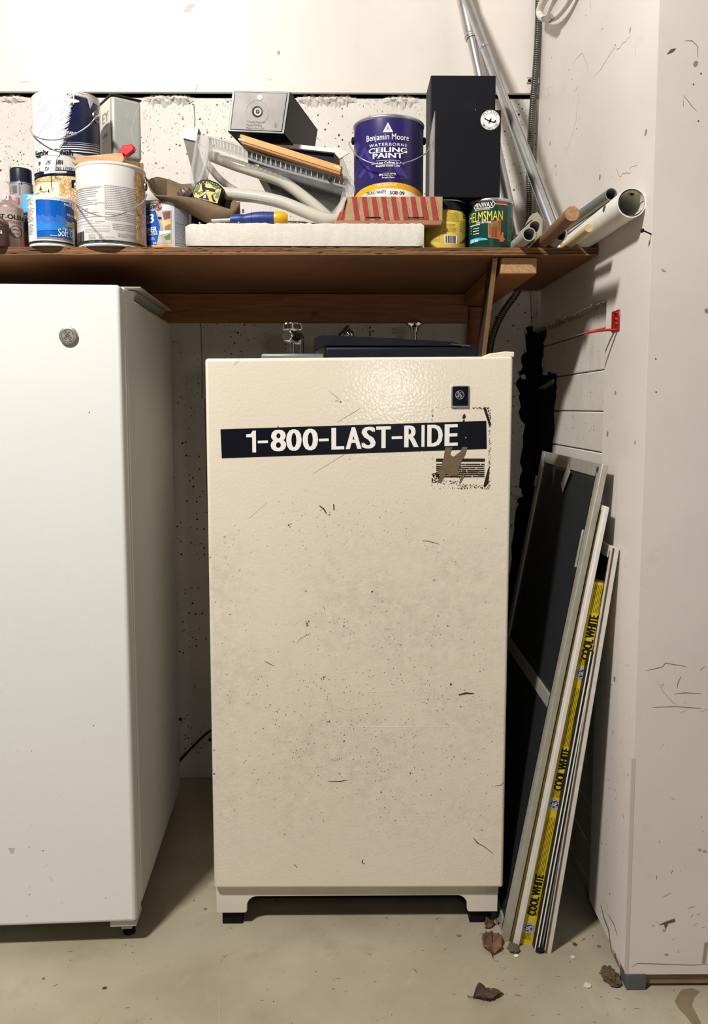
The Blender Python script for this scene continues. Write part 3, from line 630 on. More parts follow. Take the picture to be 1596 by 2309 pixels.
P1.poly('torn_label_residue', LB, 2, [(1044, 935), (1048, 933), (1050, 940), (1046, 945), (1042, 943)]); P1.poly('torn_label_residue', LB, 2, [(1042, 950), (1046, 945), (1048, 950)])
P1.poly('torn_paper_backing', LBr, 3, [(1038, 1080), (1043, 1068), (1048, 1070), (1042, 1082), (1036, 1092), (1035, 1088)])
# scuffs and marks on the door
DM = mat('#3b342b', .7, var=0); DML = mat('#9d9382', .6, var=0); DW = mat('#efe9dc', .4, var=0)
for b, n, sz in (((560, 1130, 1100, 1230), 90, .0008), ((520, 1200, 1110, 1420), 60, .0008), ((520, 1400, 1110, 1560), 150, .0009), ((500, 1520, 1120, 1740), 330, .0010), ((500, 1700, 1120, 1850), 160, .0009), ((500, 1000, 1120, 1990), 60, .001)):
    u0, v0, u1, v1 = P1.uvbox(b)
    for _ in range(n):
        u, v = random.gauss((u0 + u1) / 2, (u1 - u0) * .27), random.uniform(v0, v1)
        if fx0 + .02 < u < fx1 - .02: rr = sz * random.uniform(.35, 1.25); P1.raw('dirt_speck', DM, 1, [(u - rr, v), (u, v - rr), (u + rr, v), (u, v + rr)], [(0, 1, 2, 3)])
for pts, wd, m in (([(720, 1140), (730, 1148), (736, 1158)], .003, DM), ([(752, 1137), (753, 1150)], .003, DM), ([(951, 1219), (965, 1220), (990, 1227)], .0012, DM), ([(740, 1762), (765, 1762), (783, 1759)], .0016, DM),
        ([(1034, 1567), (1050, 1563), (1068, 1564)], .004, DM), ([(596, 1490), (606, 1496), (618, 1502)], .0013, DM), ([(672, 1448), (676, 1440), (700, 1428)], .0008, DML), ([(818, 1938), (816, 1945), (822, 1948)], .0022, DM),
        ([(1072, 1898), (1090, 1908), (1112, 1925)], .0014, DM), ([(1068, 1890), (1080, 1904)], .002, DM), ([(1115, 1772), (1130, 1770), (1140, 1758)], .001, DM), ([(765, 1640), (860, 1639), (1015, 1639)], .0016, DW), ([(840, 1560), (895, 1557)], .003, mat('#e6deca', .4, var=0)),
        ([(705, 1068), (800, 1010), (815, 1000)], .0007, DML), ([(760, 952), (800, 928), (812, 920)], .0008, DML), ([(740, 880), (760, 896), (766, 902)], .0012, DML), ([(663, 1948), (670, 1957)], .0014, DM), ([(560, 1170), (597, 1137)], .0005, DML)):
    P1.line('door_scratch', m, 1, pts, wd, taper=True)
for c, r_ in (((692, 1407), .0055), ((729, 1528), .004), ((741, 1625), .0035), ((1016, 1541), .004), ((925, 1742), .003), ((742, 1160), .003), ((767, 905), .003), ((758, 903), .002), ((627, 963), .003), ((653, 1183), .004)):
    u, v = P1.mp.uv(*c)
    for _ in range(9): a, b = random.gauss(u, r_ * .5), random.gauss(v, r_ * .7); rr = r_ * random.uniform(.12, .4); P1.raw('dirt_speck', DM if random.random() < .5 else DML, 1, [(a - rr, b), (a, b - rr * 1.3), (a + rr, b), (a, b + rr * 1.3)], [(0, 1, 2, 3)])
for k in range(9):
    u, v = P1.mp.uv(529 + k * 1.3, 822 - k * 1.5); P1.line('door_scratch', MARK, 1, [(u - .0012, v + .002), (u + .0012, v - .002)], .0004, True)
P1.done(fb)
# phone-number sticker
q = [pD.pt(*pD.uv(x, y), .0006) for x, y in ((500, 1033), (1097, 1012), (1096, 949), (497, 968))]
stk = obj('bumper_sticker', prism(BM(), q, (0, .0005, 0)), mat('#10131c', .32, var=.05), fb)
P2 = Print(Pln((0, YD - .0009, 0), (1, 0, 0), (0, 0, 1))); LET = mat('#e9e7e2', .4, var=.03, scale=120)
sl = (P2.mp.uv(1096, 949)[1] - P2.mp.uv(497, 968)[1]) / (P2.mp.uv(1096, 949)[0] - P2.mp.uv(497, 968)[0])
u0, v0 = P2.mp.uv(557, 1020); u1 = P2.mp.uv(1032, 1007)[0]; hgt = P2.mp.uv(557, 971)[1] - P2.mp.uv(557, 1020)[1]
xs = [('1', 555, 577), ('-', 581, 604), ('8', 610, 645), ('0', 645, 680), ('0', 682, 717), ('-', 719, 741), ('L', 747, 776), ('A', 779, 815), ('S', 815, 847), ('T', 848, 881), ('-', 883, 907), ('R', 911, 944), ('I', 950, 957), ('D', 963, 998), ('E', 1002, 1032)]
for ch, xa_, xb_ in xs:
    a, b = P2.mp.uv(xa_, 990)[0], P2.mp.uv(xb_, 990)[0]; vb = v0 + sl * (a - u0)
    if ch in '-I1':
        if ch == '-': pts = [(a, vb + hgt * .40), (b, vb + hgt * .40 + sl * (b - a)), (b, vb + hgt * .52 + sl * (b - a)), (a, vb + hgt * .52)]
        elif ch == 'I': pts = [(a, vb), (b, vb), (b, vb + hgt), (a, vb + hgt)]
        else: k = b - .0082; pts = [(k, vb), (b, vb), (b, vb + hgt), (k + .0015, vb + hgt), (k - .003, vb + hgt * .86), (a, vb + hgt * .82), (a, vb + hgt * .70), (k, vb + hgt * .70)]
        P2.poly('lettering', LET, 1, pts, True)
    else: P2.text('lettering', LET, 1, ch, (a + .002, vb, b - .002, vb + hgt), bold=.028, uv=True, shear=sl)
P2.disc('lettering', mat('#9a9a98', .5), 1, (1050, 987), .0016)
P2.done(stk)
# small square badge
bx = lambda x, y, off=0: A(x, y, YD - off)
bm = BM(); a, b = bx(1016, 919), bx(1057.5, 869.5); box(bm, a.x, b.x, YD - .004, YD + .001, a.z, b.z)
bdg = obj('square_badge', bm, STEEL, fb, bevel=.0012)
a, b = bx(1019, 915), bx(1055, 871.5); obj('badge_face', box(BM(), a.x, b.x, YD - .0062, YD - .0041, a.z, b.z), mat('#0c1017', .15, var=0), bdg, bevel=.0012)
P3 = Print(Pln((0, YD - .0063, 0), (1, 0, 0), (0, 0, 1))); script_logo(P3, 'badge_logo', mat('#c9c8c4', .3, .5, 0), 1, (1036.5, 890.5), .0095); P3.done(bdg)

# ------------------------------------------------------------------ things on the cream freezer
zf = fz1 - .0118; YK = 1.93
cs = thing('clamp_stand', A(660, 803, YK), 'chrome clamp post with knurled knob on a grey base plate, on the cream freezer', 'clamp')
a, b = A(590, 800, YK), A(731, 797, YK)
obj('base_plate', box(BM(), a.x, b.x, YK - .02, YK + .06, zf + .0005, A(600, 798.5, YK).z), mat('#8b8e8d', .35, .6), cs, bevel=.004)
pz = A(600, 798.5, YK).z + .0002
for x in (659, 680): 
    c = A(x, 780, YK); obj('rod', tube(BM(), [(c.x, YK + (.018 if x == 680 else 0), pz), (c.x, YK + (.018 if x == 680 else 0), A(x, 762, YK).z)], .0048, 14), CHROME, cs, smooth=60)
c = A(656, 758, YK); obj('hex_block', tube(BM(), [c + Vector((-.008, -.018, .0)), c + Vector((.018, .032, -.004))], .0150, 6), CHROME, cs, bevel=.002)
c = A(660, 742, YK); lz0, lz1 = A(660, 747, YK).z, A(660, 729, YK).z
ring = BM(); N_ = 72
prof = [(0, lz0), (.018, lz0), (.0215, lz0 + .004), (.0215, lz1 - .003), (.0195, lz1), (0, lz1)]
lathe(ring, c.x, YK, prof, N_)
for v in ring.verts:
    d = Vector((v.co.x - c.x, v.co.y - YK)); 
    if d.length > .021: 
        k = round((math.atan2(d.y, d.x) % (2 * PI)) / (2 * PI) * N_); f_ = .965 if k % 2 else 1.03; v.co.x = c.x + d.x * f_; v.co.y = YK + d.y * f_
obj('knurled_knob', ring, CHROME, cs)
obj('stem', tube(BM(), [(c.x, YK, lz0 - .02), (c.x, YK, lz0 + .001)], .006, 14), CHROME, cs, smooth=60)
kb = thing('black_case', A(900, 803, YK), 'flat black metal case with its lid ajar on top of the cream freezer', 'case')
a, b = A(733, 805, YK - .02), A(1078, 782, YK - .02)
obj('case_body', box(BM(), a.x, b.x, YK - .02, YK + .16, zf + .0005, b.z), mat('#0d131d', .5, var=.1), kb, bevel=.006, seg=3)
pts = [A(x, y, YK + .0) for x, y in ((708, 792), (708, 764), (716, 757), (730, 756), (1020, 771), (1042, 779), (1042, 781.5), (733, 781))]
pts = [(p.x, YK - .012, p.z) for p in pts]; obj('case_lid', prism(BM(), pts, (0, .15, 0)), BLACK, kb, bevel=.003)
a = A(1016, 776, YK - .02); obj('hinge', tube(BM(), [a, a + Vector((.045, 0, -.004))], .0022, 8), DULL, kb)
pk_ = thing('chrome_press_knob', A(935, 790, YK + .19), 'chrome mushroom-shaped knob standing behind the black case', 'knob')
yq = YK + .19; c = A(934, 740, yq); zz = lambda y: A(934, y, yq).z
obj('knob_cap', lathe(BM(), c.x, yq, [(0, zz(740)), (.012, zz(738.5)), (.0235, zz(731)), (.0235, zz(728.5)), (.016, zz(723)), (.006, zz(720.5)), (0, zz(720))], 40), CHROME, pk_, smooth=40)
obj('collar', lathe(BM(), c.x, yq, [(0, zz(748)), (.011, zz(748)), (.0112, zz(737)), (0, zz(737))], 30), CHROME, pk_, smooth=40)
obj('stem', lathe(BM(), c.x, yq, [(0, zf), (.0065, zf), (.0065, zz(747.5)), (0, zz(747.5))], 24), CHROME, pk_, smooth=40)
pj = thing('lever_valve', A(785, 790, YK + .19), 'small chrome dome fitting with a black lever behind the black case', 'fitting')
c = A(786, 755, yq); obj('dome', lathe(BM(), c.x, yq, [(0, zf), (.012, zf), (.013, c.z - .004), (.0145, c.z), (.012, c.z + .009), (.004, c.z + .014), (.003, c.z + .02), (0, c.z + .021)], 30), CHROME, pj, smooth=50)
a, b = A(763, 758, yq), A(785, 736, yq); obj('lever', tube(BM(), [(a.x, yq - .016, a.z), (b.x, yq - .016, b.z)], .006, 4, flat=.6), BLACK, pj, bevel=.001)
# power cord between the freezers
pcd = obj('power_cord', tube(BM(), cr([A(370, 1750, 2.50), A(405, 1715, 2.52), A(440, 1678, 2.52), (A(474, 1648, 2.50)), A(510, 1640, 2.46), A(540, 1660, 2.43)], 6), .0042, 10), mat('#2c2b29', .5), None, smooth=70)
tag(pcd, 'dark power cord hanging between the white and the cream freezer', 'cord')

# ================================================================== PAINT CANS AND OTHER THINGS ON THE SHELF
def make_can(name, pl_, pr_, Yc, r, zb_, zt_, label, body, rimm=STEEL, botm=None, group=None, lid=True):
    cx = (A(pl_, 450, Yc).x + A(pr_, 450, Yc).x) / 2
    t = thing(name, (cx, Yc, zb_), label, 'paint can', group)
    obj('body', lathe(BM(), cx, Yc, [(0, zb_ + .001), (r * .93, zb_ + .001), (r * .965, zb_), (r * .99, zb_ + .002), (r * .975, zb_ + .006), (r, zb_ + .009), (r, zt_ - .007)], 64), body, t, smooth=40)
    obj('rim', lathe(BM(), cx, Yc, [(r, zt_ - .0075), (r * 1.018, zt_ - .006), (r * 1.022, zt_ - .002), (r * 1.0, zt_), (r * .97, zt_ - .001), (r * .955, zt_ - .006)], 64), rimm, t, smooth=60)
    if lid: obj('lid', lathe(BM(), cx, Yc, [(r * .955, zt_ - .006), (r * .90, zt_ - .004), (r * .88, zt_ - .007), (0, zt_ - .007)], 48), STEEL, t, smooth=40)
    return t, cx, Cyl(cx, Yc, r)
def bail(t, cx, Yc, r, ze, pts, ear=STEEL, wire=STEEL, ears=(1, 1), er=.010):
    for k, s_ in enumerate((-1, 1)):
        if not ears[k]: continue
        obj('handle_ear', tube(BM(), [(cx + s_ * (r - .002), Yc, ze), (cx + s_ * (r + .004), Yc, ze), (cx + s_ * (r + .006), Yc, ze)], [er, er, er * .6], 20), ear, t, smooth=40)
    obj('wire_handle', tube(BM(), cr(pts, 8), .0014, 8), wire, t, smooth=70)

# --- white gallon with back label (front)
Yc = 1.99; r = .0785; zt_ = A(248, 362, Yc - r).z
t, cx, cy_ = make_can('gallon_paint_can', 171, 331, Yc, r, ZS, zt_, 'white gallon paint can showing its small-print back label, wood tool on its lid', mat('#d9d7d3', .33, var=.02), mat('#dcdad5', .35))
WHITECAN = (cx, Yc, r, zt_); p = Print(cy_)
fp = mat('#77757a', .5, var=0); fp2 = mat('#9b9a9c', .5, var=0)
p.fine('fine_print', fp2, 1, (172, 420, 232, 430), 3, .6); p.fine('fine_print', fp, 1, (171, 422, 231, 492), 15, .6); p.fine('fine_print', fp, 1, (236, 420, 312, 500), 20, .92)
p.fine('fine_print', fp2, 1, (172, 496, 230, 506), 3, .7); p.fine('fine_print', fp2, 1, (192, 508, 250, 524), 5, .95); p.fine('fine_print', fp, 1, (254, 506, 312, 522), 4, .95)
p.fine('fine_print', fp, 1, (200, 528, 216, 546), 6, .9); p.fine('fine_print', fp, 1, (223, 528, 233, 546), 6, .7); p.fine('fine_print', fp2, 1, (237, 533, 262, 537), 2); p.fine('fine_print', fp, 1, (266, 528, 312, 538), 3, .8); p.fine('fine_print', fp, 1, (256, 543, 312, 549), 2, .9)
p.fine('fine_print', fp2, 1, (300, 396, 312, 424), 6, .8); p.barcode('barcode', INK, 1, (175, 523, 190, 546))
for b in ((214, 457, 236, 458), (214, 499, 236, 500)): p.rect('fine_print_rule', fp, 1, b)
u0, v0, u1, v1 = p.uvbox((318, 385, 326, 548)); p.rect('bark_print_strip', BARK, 1, (r * 1.0, ZS + .014, r * 1.45, zt_ - .012), True)
p.rect('dark_bottom_band', mat('#1d2a28', .4), 1, (-r * 1.5, ZS + .0065, r * 1.5, ZS + .012), True); p.done(t)
a = A(157, 418, Yc - .01); b = A(331, 438, Yc - .01)
bail(t, cx, Yc, r, A(160, 420, Yc).z, [A(160, 412, Yc), A(157, 420, Yc - .01), A(162, 444, Yc - .05), A(180, 466, Yc - .11), A(205, 481, Yc - .14), A(240, 488, Yc - .15), A(275, 482, Yc - .14), A(305, 468, Yc - .11), A(325, 452, Yc - .06), A(331, 438, Yc - .01)])

# --- bark-print can and the splattered gallon on top of it
Y2 = 2.11; r2 = .0795; z1 = A(152, 389, Y2 - r2).z
t, cx, cy_ = make_can('bark_print_paint_can', 81, 234, Y2, r2, ZS, z1, 'paint can with a birch bark print, under the white-splattered can', BARK, BLACK)
p = Print(cy_); p.rect('label_panel', mat('#f6ecbd', .35, var=.02), 1, (78, 411, 134, 480)); tri_logo(p, 'label_print', INK, 2, (92, 424), .012); p.text('label_print', INK, 2, 'Benjamin Moore', (79, 430, 111, 437), .01)
p.line('paint_drip', INK, 3, [(116, 392), (116, 420), (119, 432)], .0016, taper=True); p.line('paint_drip', INK, 3, [(110, 427), (111, 434)], .0024); p.disc('paint_drip', INK, 3, (121, 425), .0012); p.line('stitch_line', mat('#a97f52', .5), 2, [(78, 411), (100, 409), (134, 409)], .0008)
p.rect('dark_tab', INK, 2, (161, 406, 170, 424)); p.done(t)
z2 = A(153, 203, Y2 - r2).z
t, cx, cy_ = make_can('splattered_gallon_can', 80, 231, Y2, r2 * .985, z1 - .001, z2, 'navy gallon paint can smeared with white paint, stacked on the bark-print can', mat('#1c2446', .3, var=.1), mat('#e4e2df', .4, var=.05), lid=False)
obj('lid', lathe(BM(), cx, Y2, [(r2 * .955, z2 - .006), (r2 * .9, z2 - .003), (0, z2 - .004)], 48), mat('#d9d7d3', .4), t)
r2 *= .985; p = Print(cy_); WS = mat('#dddcdc', .4, var=.03, scale=60); WS2 = mat('#c9cad6', .4, var=.04)
p.rect('label_print', mat('#bdbcb8', .35), 1, (-r2 * 1.5, z1 + .006, r2 * 1.5, A(150, 343, Y2 - r2).z), True)
for k, y in enumerate((321, 325, 330, 335, 341)): p.line('label_print', WINK, 1, [(78, y + 9), (110, y + 3), (150, y), (190, y + 2), (229, y + 10)], .0006 + .0005 * k)
# brushed-on white paint, left half, ragged right edge
edge = [(158, 209), (150, 213), (156, 220), (146, 226), (150, 234), (155, 238), (160, 246), (156, 258), (150, 268), (147, 280), (141, 292), (138, 300), (139, 312), (136, 324), (133, 336), (131, 348), (128, 360), (126, 374), (124, 388)]
left = [(90, 392), (77.6, 380), (77.2, 330), (77, 280), (77, 235), (84, 212), (110, 207)]
p.poly('white_paint_smear', WS, 3, [p.mp.uv(*q) for q in edge] + [(-r2 * 1.45, z1 + .010), (-r2 * 1.45, z2 - .009), p.mp.uv(120, 206)], True)
for k in range(150):
    y = random.uniform(212, 330); ex = 158 - (y - 209) * .20 + random.gauss(0, 2); L = random.uniform(6, 26)
    p.line('white_paint_smear', WS if random.random() < .7 else WS2, 4, [(ex + L * .5, y - L * .32), (ex, y), (ex - L * .6, y + L * .5)], random.uniform(.0006, .0022), taper=True)
for k in range(60):
    x, y = random.uniform(82, 140), random.uniform(222, 380); L = random.uniform(10, 30); p.line('thin_paint_streak', WS2, 4, [(x + L * .4, y - L * .5), (x, y), (x - L * .25, y + L * .5)], random.uniform(.0003, .0010), taper=True)
p.poly('white_paint_smear', WS, 4, [(160, 206), (185, 208), (205, 214), (222, 226), (226, 240), (215, 236), (209, 232), (202, 246), (199, 236), (196, 224), (190, 214), (176, 210), (168, 210), (166, 236), (164, 236), (164, 210)])
p.poly('white_paint_smear', WS, 4, [(146, 224), (160, 222), (178, 227), (178, 231), (166, 233), (156, 230), (150, 231)]); p.rect('white_paint_smear', WS, 4, (100, 386, 150, 391))
p.text('label_print', WINK, 2, 'LIC PAINT', (139, 296, 173, 303), .01); p.text('label_print', WS2, 2, 'ACRYLIC', (139, 304, 160, 307), .01)
p.text('label_print', INK, 5, 'Eggshell Finish', (82, 335, 163, 352), .022, curve=-.001); p.text('label_print', INK, 5, 'White No. 1/01', (88, 361, 141, 371), .022); p.text('label_print', INK, 5, '1 GALLON  3.785 LITERS', (86, 376, 168, 384), .004)
for b in ((112, 338, 137, 352), (95, 352, 106, 388), (116, 355, 128, 388)): p.poly('white_paint_smear', WS, 6, [(b[0], b[1]), (b[2], b[1] + 2), (b[2] - 3, b[3]), (b[0] - 3, b[3] - 2)])
for x in range(137, 150, 4):
    for y in (318, 321.5, 325): p.rect('label_print', INK, 4, (x, y, x + 2.4, y + 2))
p.done(t)
e = Vector(cy_.pt(cy_.uv(216, 252)[0], A(216, 252, Y2 - .05).z, 0)); nrm = (e - Vector((cx, Y2, e.z))).normalized()
obj('ear_plate', tube(BM(), [e - nrm * .002, e + nrm * .0022], [.0155, .0150], 24), DULL, t, smooth=40); obj('ear_boss', tube(BM(), [e, e + nrm * .006, e + nrm * .010], [.009, .0078, .003], 16), CHROME, t, smooth=50)
obj('wire_handle', tube(BM(), cr([e + nrm * .008, A(218, 262, 2.0), A(200, 283, 1.99), A(170, 302, 1.99), A(135, 314, 2.0), (A(103, 315, 2.01)), A(78, 306, 2.04), A(69, 294, 2.09), A(72, 284, 2.12)], 8), .0016, 8), STEEL, t, smooth=70)

# --- blue quart
Y3 = 1.962; r3 = .0505; z3 = A(105, 439, Y3 - r3).z
t, cx, cy_ = make_can('blue_quart_can', 64, 164, Y3, r3, ZS, z3, 'bright blue quart paint can with a skyline label, in front of the bark-print can', mat('#ebe9e6', .3, var=.02), mat('#e4e4e2', .3))
p = Print(cy_); ua, ub = cy_.uv(82, 500)[0], r3 * 1.45; va, vb = A(110, 538, Y3 - r3).z, z3 - .010
p.rect('label_field', mat('#0a5bb5', .25, var=.05), 1, (ua, va, ub, vb), True)
sky = [(84, 520), (84, 486), (88, 484), (92, 486), (96, 482), (101, 487), (107, 489), (111, 485), (114, 490), (118, 486), (122, 491), (125, 491), (127, 484), (131, 484), (134, 487), (138, 486), (145, 492), (152, 500), (152, 520)]
p.poly('skyline_print', mat('#3a6fc4', .25, var=.12, scale=80), 2, sky); p.poly('skyline_print', mat('#2f7fd0', .25), 3, [(84, 505), (90, 498), (96, 500), (102, 506), (118, 500), (130, 502), (150, 506), (150, 521), (84, 521)])
p.rect('label_band', mat('#a48a63', .35), 2, (ua, va, ub, va + .0035), True)
tri_logo(p, 'lettering', WINK, 3, (157, 459), .008); p.text('lettering', WINK, 3, 'Benjamin Moore', (144, 462, 170, 468), .02)
p.rect('dark_panel', mat('#123c7c', .3), 3, (149, 470, 166, 498)); p.text('lettering', WINK, 4, 'REGAL', (150, 484, 165, 489), .01); p.fine('fine_print', mat('#8fb0de', .4, var=0), 4, (151, 491, 163, 493), 1)
p.rect('gold_plate', mat('#a2946a', .3, .3), 3, (149, 502, 165, 513)); p.text('lettering', WS2, 3, 'PLUS', (141, 515, 160, 520), 0)
p.text('lettering', WINK, 3, 'Soft Gloss', (131, 519, 180, 536), .006); p.fine('fine_print', WINK, 3, (113, 530, 140, 533), 1)
p.fine('fine_print', fp, 2, (62, 447, 78, 530), 26, .75); p.fine('fine_print', fp, 2, (97, 544, 116, 549), 2, .9); p.text('lettering', INK, 2, 'WHITE', (150, 549, 160, 553), .01); p.text('lettering', INK, 2, '42', (74, 543, 80, 547), .01)
p.fine('fine_print', mat('#5f5a52', .5), 3, (142, 540, 165, 543), 1, 1); p.rect('dark_bottom_band', mat('#1d2a28', .4), 2, (-r3 * 1.5, ZS + .006, r3 * 1.5, ZS + .010), True)
p.disc('paint_drip', WS, 4, (123, 442), .0016); p.line('paint_drip', WS, 4, [(133, 445), (134, 450)], .002); p.disc('paint_drip', WS, 4, (100, 450), .0009)
p.done(t)

# --- spray cans at the left end
def spray(name, pc, Yc, r_, ztop, label, body, cap=None, capz=None, dome=None, nozzle=False, group='spray cans at the left end of the shelf'):
    r = r_ * .93; cx = A(pc + 2, 480, Yc).x; t = thing(name, (cx, Yc, ZS), label, 'spray can', None)
    if cap:
        obj('body', lathe(BM(), cx, Yc, [(0, ZS), (r * .96, ZS), (r, ZS + .003), (r, capz - .001), (r * .9, capz)], 40), body, t, smooth=40)
        obj('shoulder_ring', lathe(BM(), cx, Yc, [(r * .95, capz - .002), (r * 1.03, capz - .001), (r * 1.03, capz + .002), (r * .9, capz + .003)], 40), STEEL, t, smooth=50)
        obj('cap', lathe(BM(), cx, Yc, [(r * .93, capz + .002), (r * .93, ztop - .004), (r * .90, ztop - .001), (r * .85, ztop), (0, ztop - .001)], 40), cap, t, smooth=40)
    else:
        zs_ = ztop - .030
        obj('body', lathe(BM(), cx, Yc, [(0, ZS), (r * .96, ZS), (r, ZS + .003), (r, zs_), (r * 1.02, zs_ + .001)], 40), body, t, smooth=40)
        obj('dome', lathe(BM(), cx, Yc, [(r * 1.02, zs_ + .001), (r * 1.0, zs_ + .003), (r * .8, zs_ + .012), (r * .55, zs_ + .017), (r * .52, zs_ + .020), (r * .4, zs_ + .021), (0, zs_ + .021)], 40), dome, t, smooth=50)
        if nozzle: obj('spray_nozzle', lathe(BM(), cx, Yc, [(.008, zs_ + .0205), (.007, zs_ + .026), (.0055, zs_ + .032), (0, zs_ + .033)], 16), dome, t, smooth=50)
    return t, cx, Cyl(cx, Yc, r)
t, cx, cy_ = spray('black_cap_spray_can', 48, 2.145, .0305, A(48, 371, 2.10).z, 'grey spray can with a tall black cap beside the bark-print can', mat('#9a9ba0', .35), mat('#1c2230', .35), A(48, 407, 2.10).z)
p = Print(cy_); p.rect('label_print', INK, 1, (47, 408, 50, 416)); p.barcode('barcode', mat('#4b4b50', .5), 1, (29, 418, 39, 436)); p.fine('fine_print', fp, 1, (23, 416, 29, 440), 10); p.rect('label_print', mat('#6b6c72', .4), 1, (42, 406, 46, 440)); p.poly('label_print', INK, 1, [(70, 436), (76, 428), (76, 436)]); p.done(t)
t, cx, cy_ = spray('blue_cap_spray_can', 72, 2.045, .0262, A(74, 434, 2.01).z, 'spray can with a sky-blue cap and navy body tucked behind the blue quart', mat('#142a55', .3), mat('#4fb0ea', .3), A(74, 476, 2.01).z)
p = Print(cy_); p.text('lettering', WINK, 1, 'PAINT', (55, 484, 92, 500), .015); p.poly('hand_print', mat('#8d5a44', .5), 1, [(54, 560), (54, 530), (58, 522), (66, 520), (68, 560)]); p.rect('hand_print', mat('#2ba0b0', .4), 2, (60, 530, 68, 540)); p.done(t)
t, cx, cy_ = spray('pink_cap_spray_can', 20, 2.075, .0285, A(20, 440, 2.06).z, 'spray can with a pale pink cap behind the metallic spray can', mat('#d9d4d4', .35), mat('#e6b9bf', .35), A(20, 476, 2.06).z)
t, cx, cy_ = spray('metallic_spray_can', 19, 1.99, .0330, A(20, 441, 1.98).z, 'beige metallic spray can without its cap, nozzle showing', mat('#cbb9ae', .35, .2, .04), dome=mat('#a8958b', .3, .5), nozzle=True)
p = Print(cy_); p.text('lettering', INK, 2, 'RUST-OLEUM', (-20, 483, 58, 493), .03); p.text('lettering', mat('#55484a', .5), 2, 'METALLIC', (8, 497, 50, 504), 0); p.text('lettering', mat('#b59a92', .5), 2, 'PREMIUM', (16, 473, 52, 477), 0)
p.disc('oval_print', mat('#6f635f', .4), 1, (37, 523), .0165, .0125, sy=.9); p.disc('oval_print', mat('#b7a49a', .4), 1, (37, 523), .0125, sy=.9); p.text('lettering', INK, 3, 'BRIGHT', (28, 516, 48, 521), 0); p.text('lettering', INK, 3, 'COAT', (31, 525, 45, 530), 0); p.done(t)
t, cx, cy_ = spray('maroon_spray_can', -14, 1.935, .0315, A(-14, 472, 1.91).z, 'dark maroon spray can cut by the left edge of the photo', mat('#583a3a', .35), dome=mat('#4d3535', .4))
p = Print(cy_); p.text('lettering', WINK, 1, 'sa', (-8, 519, 5, 526), .01); p.line('lettering', mat('#b99', .5) if False else mat('#c3a9a2', .5), 1, [(-10, 505), (4, 508)], .001); p.line('lettering', mat('#c3a9a2', .5), 1, [(-10, 492), (3, 496), (7, 500)], .0014); p.done(t)
t, cx, cy_ = spray('black_spray_can', -20, 2.12, .030, A(-20, 432, 2.09).z, 'black-capped spray can at the extreme left edge, only its cap edge in view', mat('#22242a', .4), BLACK, A(-20, 470, 2.09).z)

# --- rectangular solvent tin on a cardboard box
cbx = thing('cardboard_box', A(290, 500, 2.24), 'small brown cardboard box under the white rectangular tin', 'box')
kz = A(300, 357, 2.17).z
o_ = A(253, 300, 2.16); ex = (A(320, 300, 2.205) - A(253, 300, 2.16)); ex.z = 0; exn = ex.normalized(); eyn = Vector((-exn.y, exn.x, 0))
Mt = frame((o_.x, o_.y, 0), exn, eyn, (0, 0, 1)); wd_ = ex.length
obj('carton', box(BM(), .002, wd_ + .004, .003, .17, ZS, kz, Mt), mat('#a3825c', .8, var=.08), cbx, bevel=.002)
obj('tape', box(BM(), .03, .07, .0018, .0028, ZS + .05, kz - .0005, Mt), mat('#8d7350', .3), cbx)
tn = thing('solvent_tin', o_, 'tall white rectangular metal tin with a dark top and handle, behind the stacked cans', 'tin')
tz = A(253, 210, 2.16).z
obj('tin_body', box(BM(), 0, wd_, 0, .165, kz + .001, tz - .002, Mt), mat('#b9bcb6', .3, .25, .04), tn, bevel=.010, seg=4)
obj('top_plate', box(BM(), -.0015, wd_ + .0015, -.0015, .1665, tz - .004, tz, Mt), mat('#3a3532', .4, .3), tn, bevel=.0015)
hp = [Mt @ Vector((wd_ * .45, .03, tz)), Mt @ Vector((wd_ * .45, .05, tz + .016)), Mt @ Vector((wd_ * .45, .12, tz + .018)), Mt @ Vector((wd_ * .45, .145, tz))]
obj('tin_handle', tube(BM(), cr(hp, 5), .0045, 8, flat=.4), BLACK, tn, smooth=60); c = Mt @ Vector((wd_ * .3, .15, 0)); obj('spout_cap', lathe(BM(), c.x, c.y, [(0, tz), (.014, tz), (.014, tz + .018), (.011, tz + .020), (0, tz + .02)], 20), mat('#4a4744', .4), tn, smooth=40)
pn = Print(Pln(Mt @ Vector((0, -.0002, 0)), exn, (0, 0, 1))); pn.line('scratch', WINK, 1, [(314, 238), (303, 262), (300, 282), (296, 292), (299, 310), (303, 330)], .0006)
for q in ((261, 278), (268, 272), (282, 283), (285, 260)): pn.disc('speck', INK if q[0] < 265 else WINK, 1, q, .0009)
pn.done(tn)
pn = Print(Pln(Mt @ Vector((-.0002, 0, 0)), -eyn, (0, 0, 1))); lb_ = mat('#d9d3c8', .4); pn.rect('label_field', lb_, 1, (228, 228, 250, 356)); LG = mat('#8d7f78', .4)
pn.text('lettering', LG, 2, 'EY', (231, 254, 245, 277), .03); pn.text('lettering', LG, 2, 'SYSTEM', (231, 281, 245, 284), 0); pn.text('lettering', INK, 2, 'VER', (232, 302, 243, 312), .0); pn.rect('lettering', LG, 2, (232, 285, 245, 286)); pn.rect('lettering', LG, 2, (232, 319, 243, 320)); pn.done(tn)

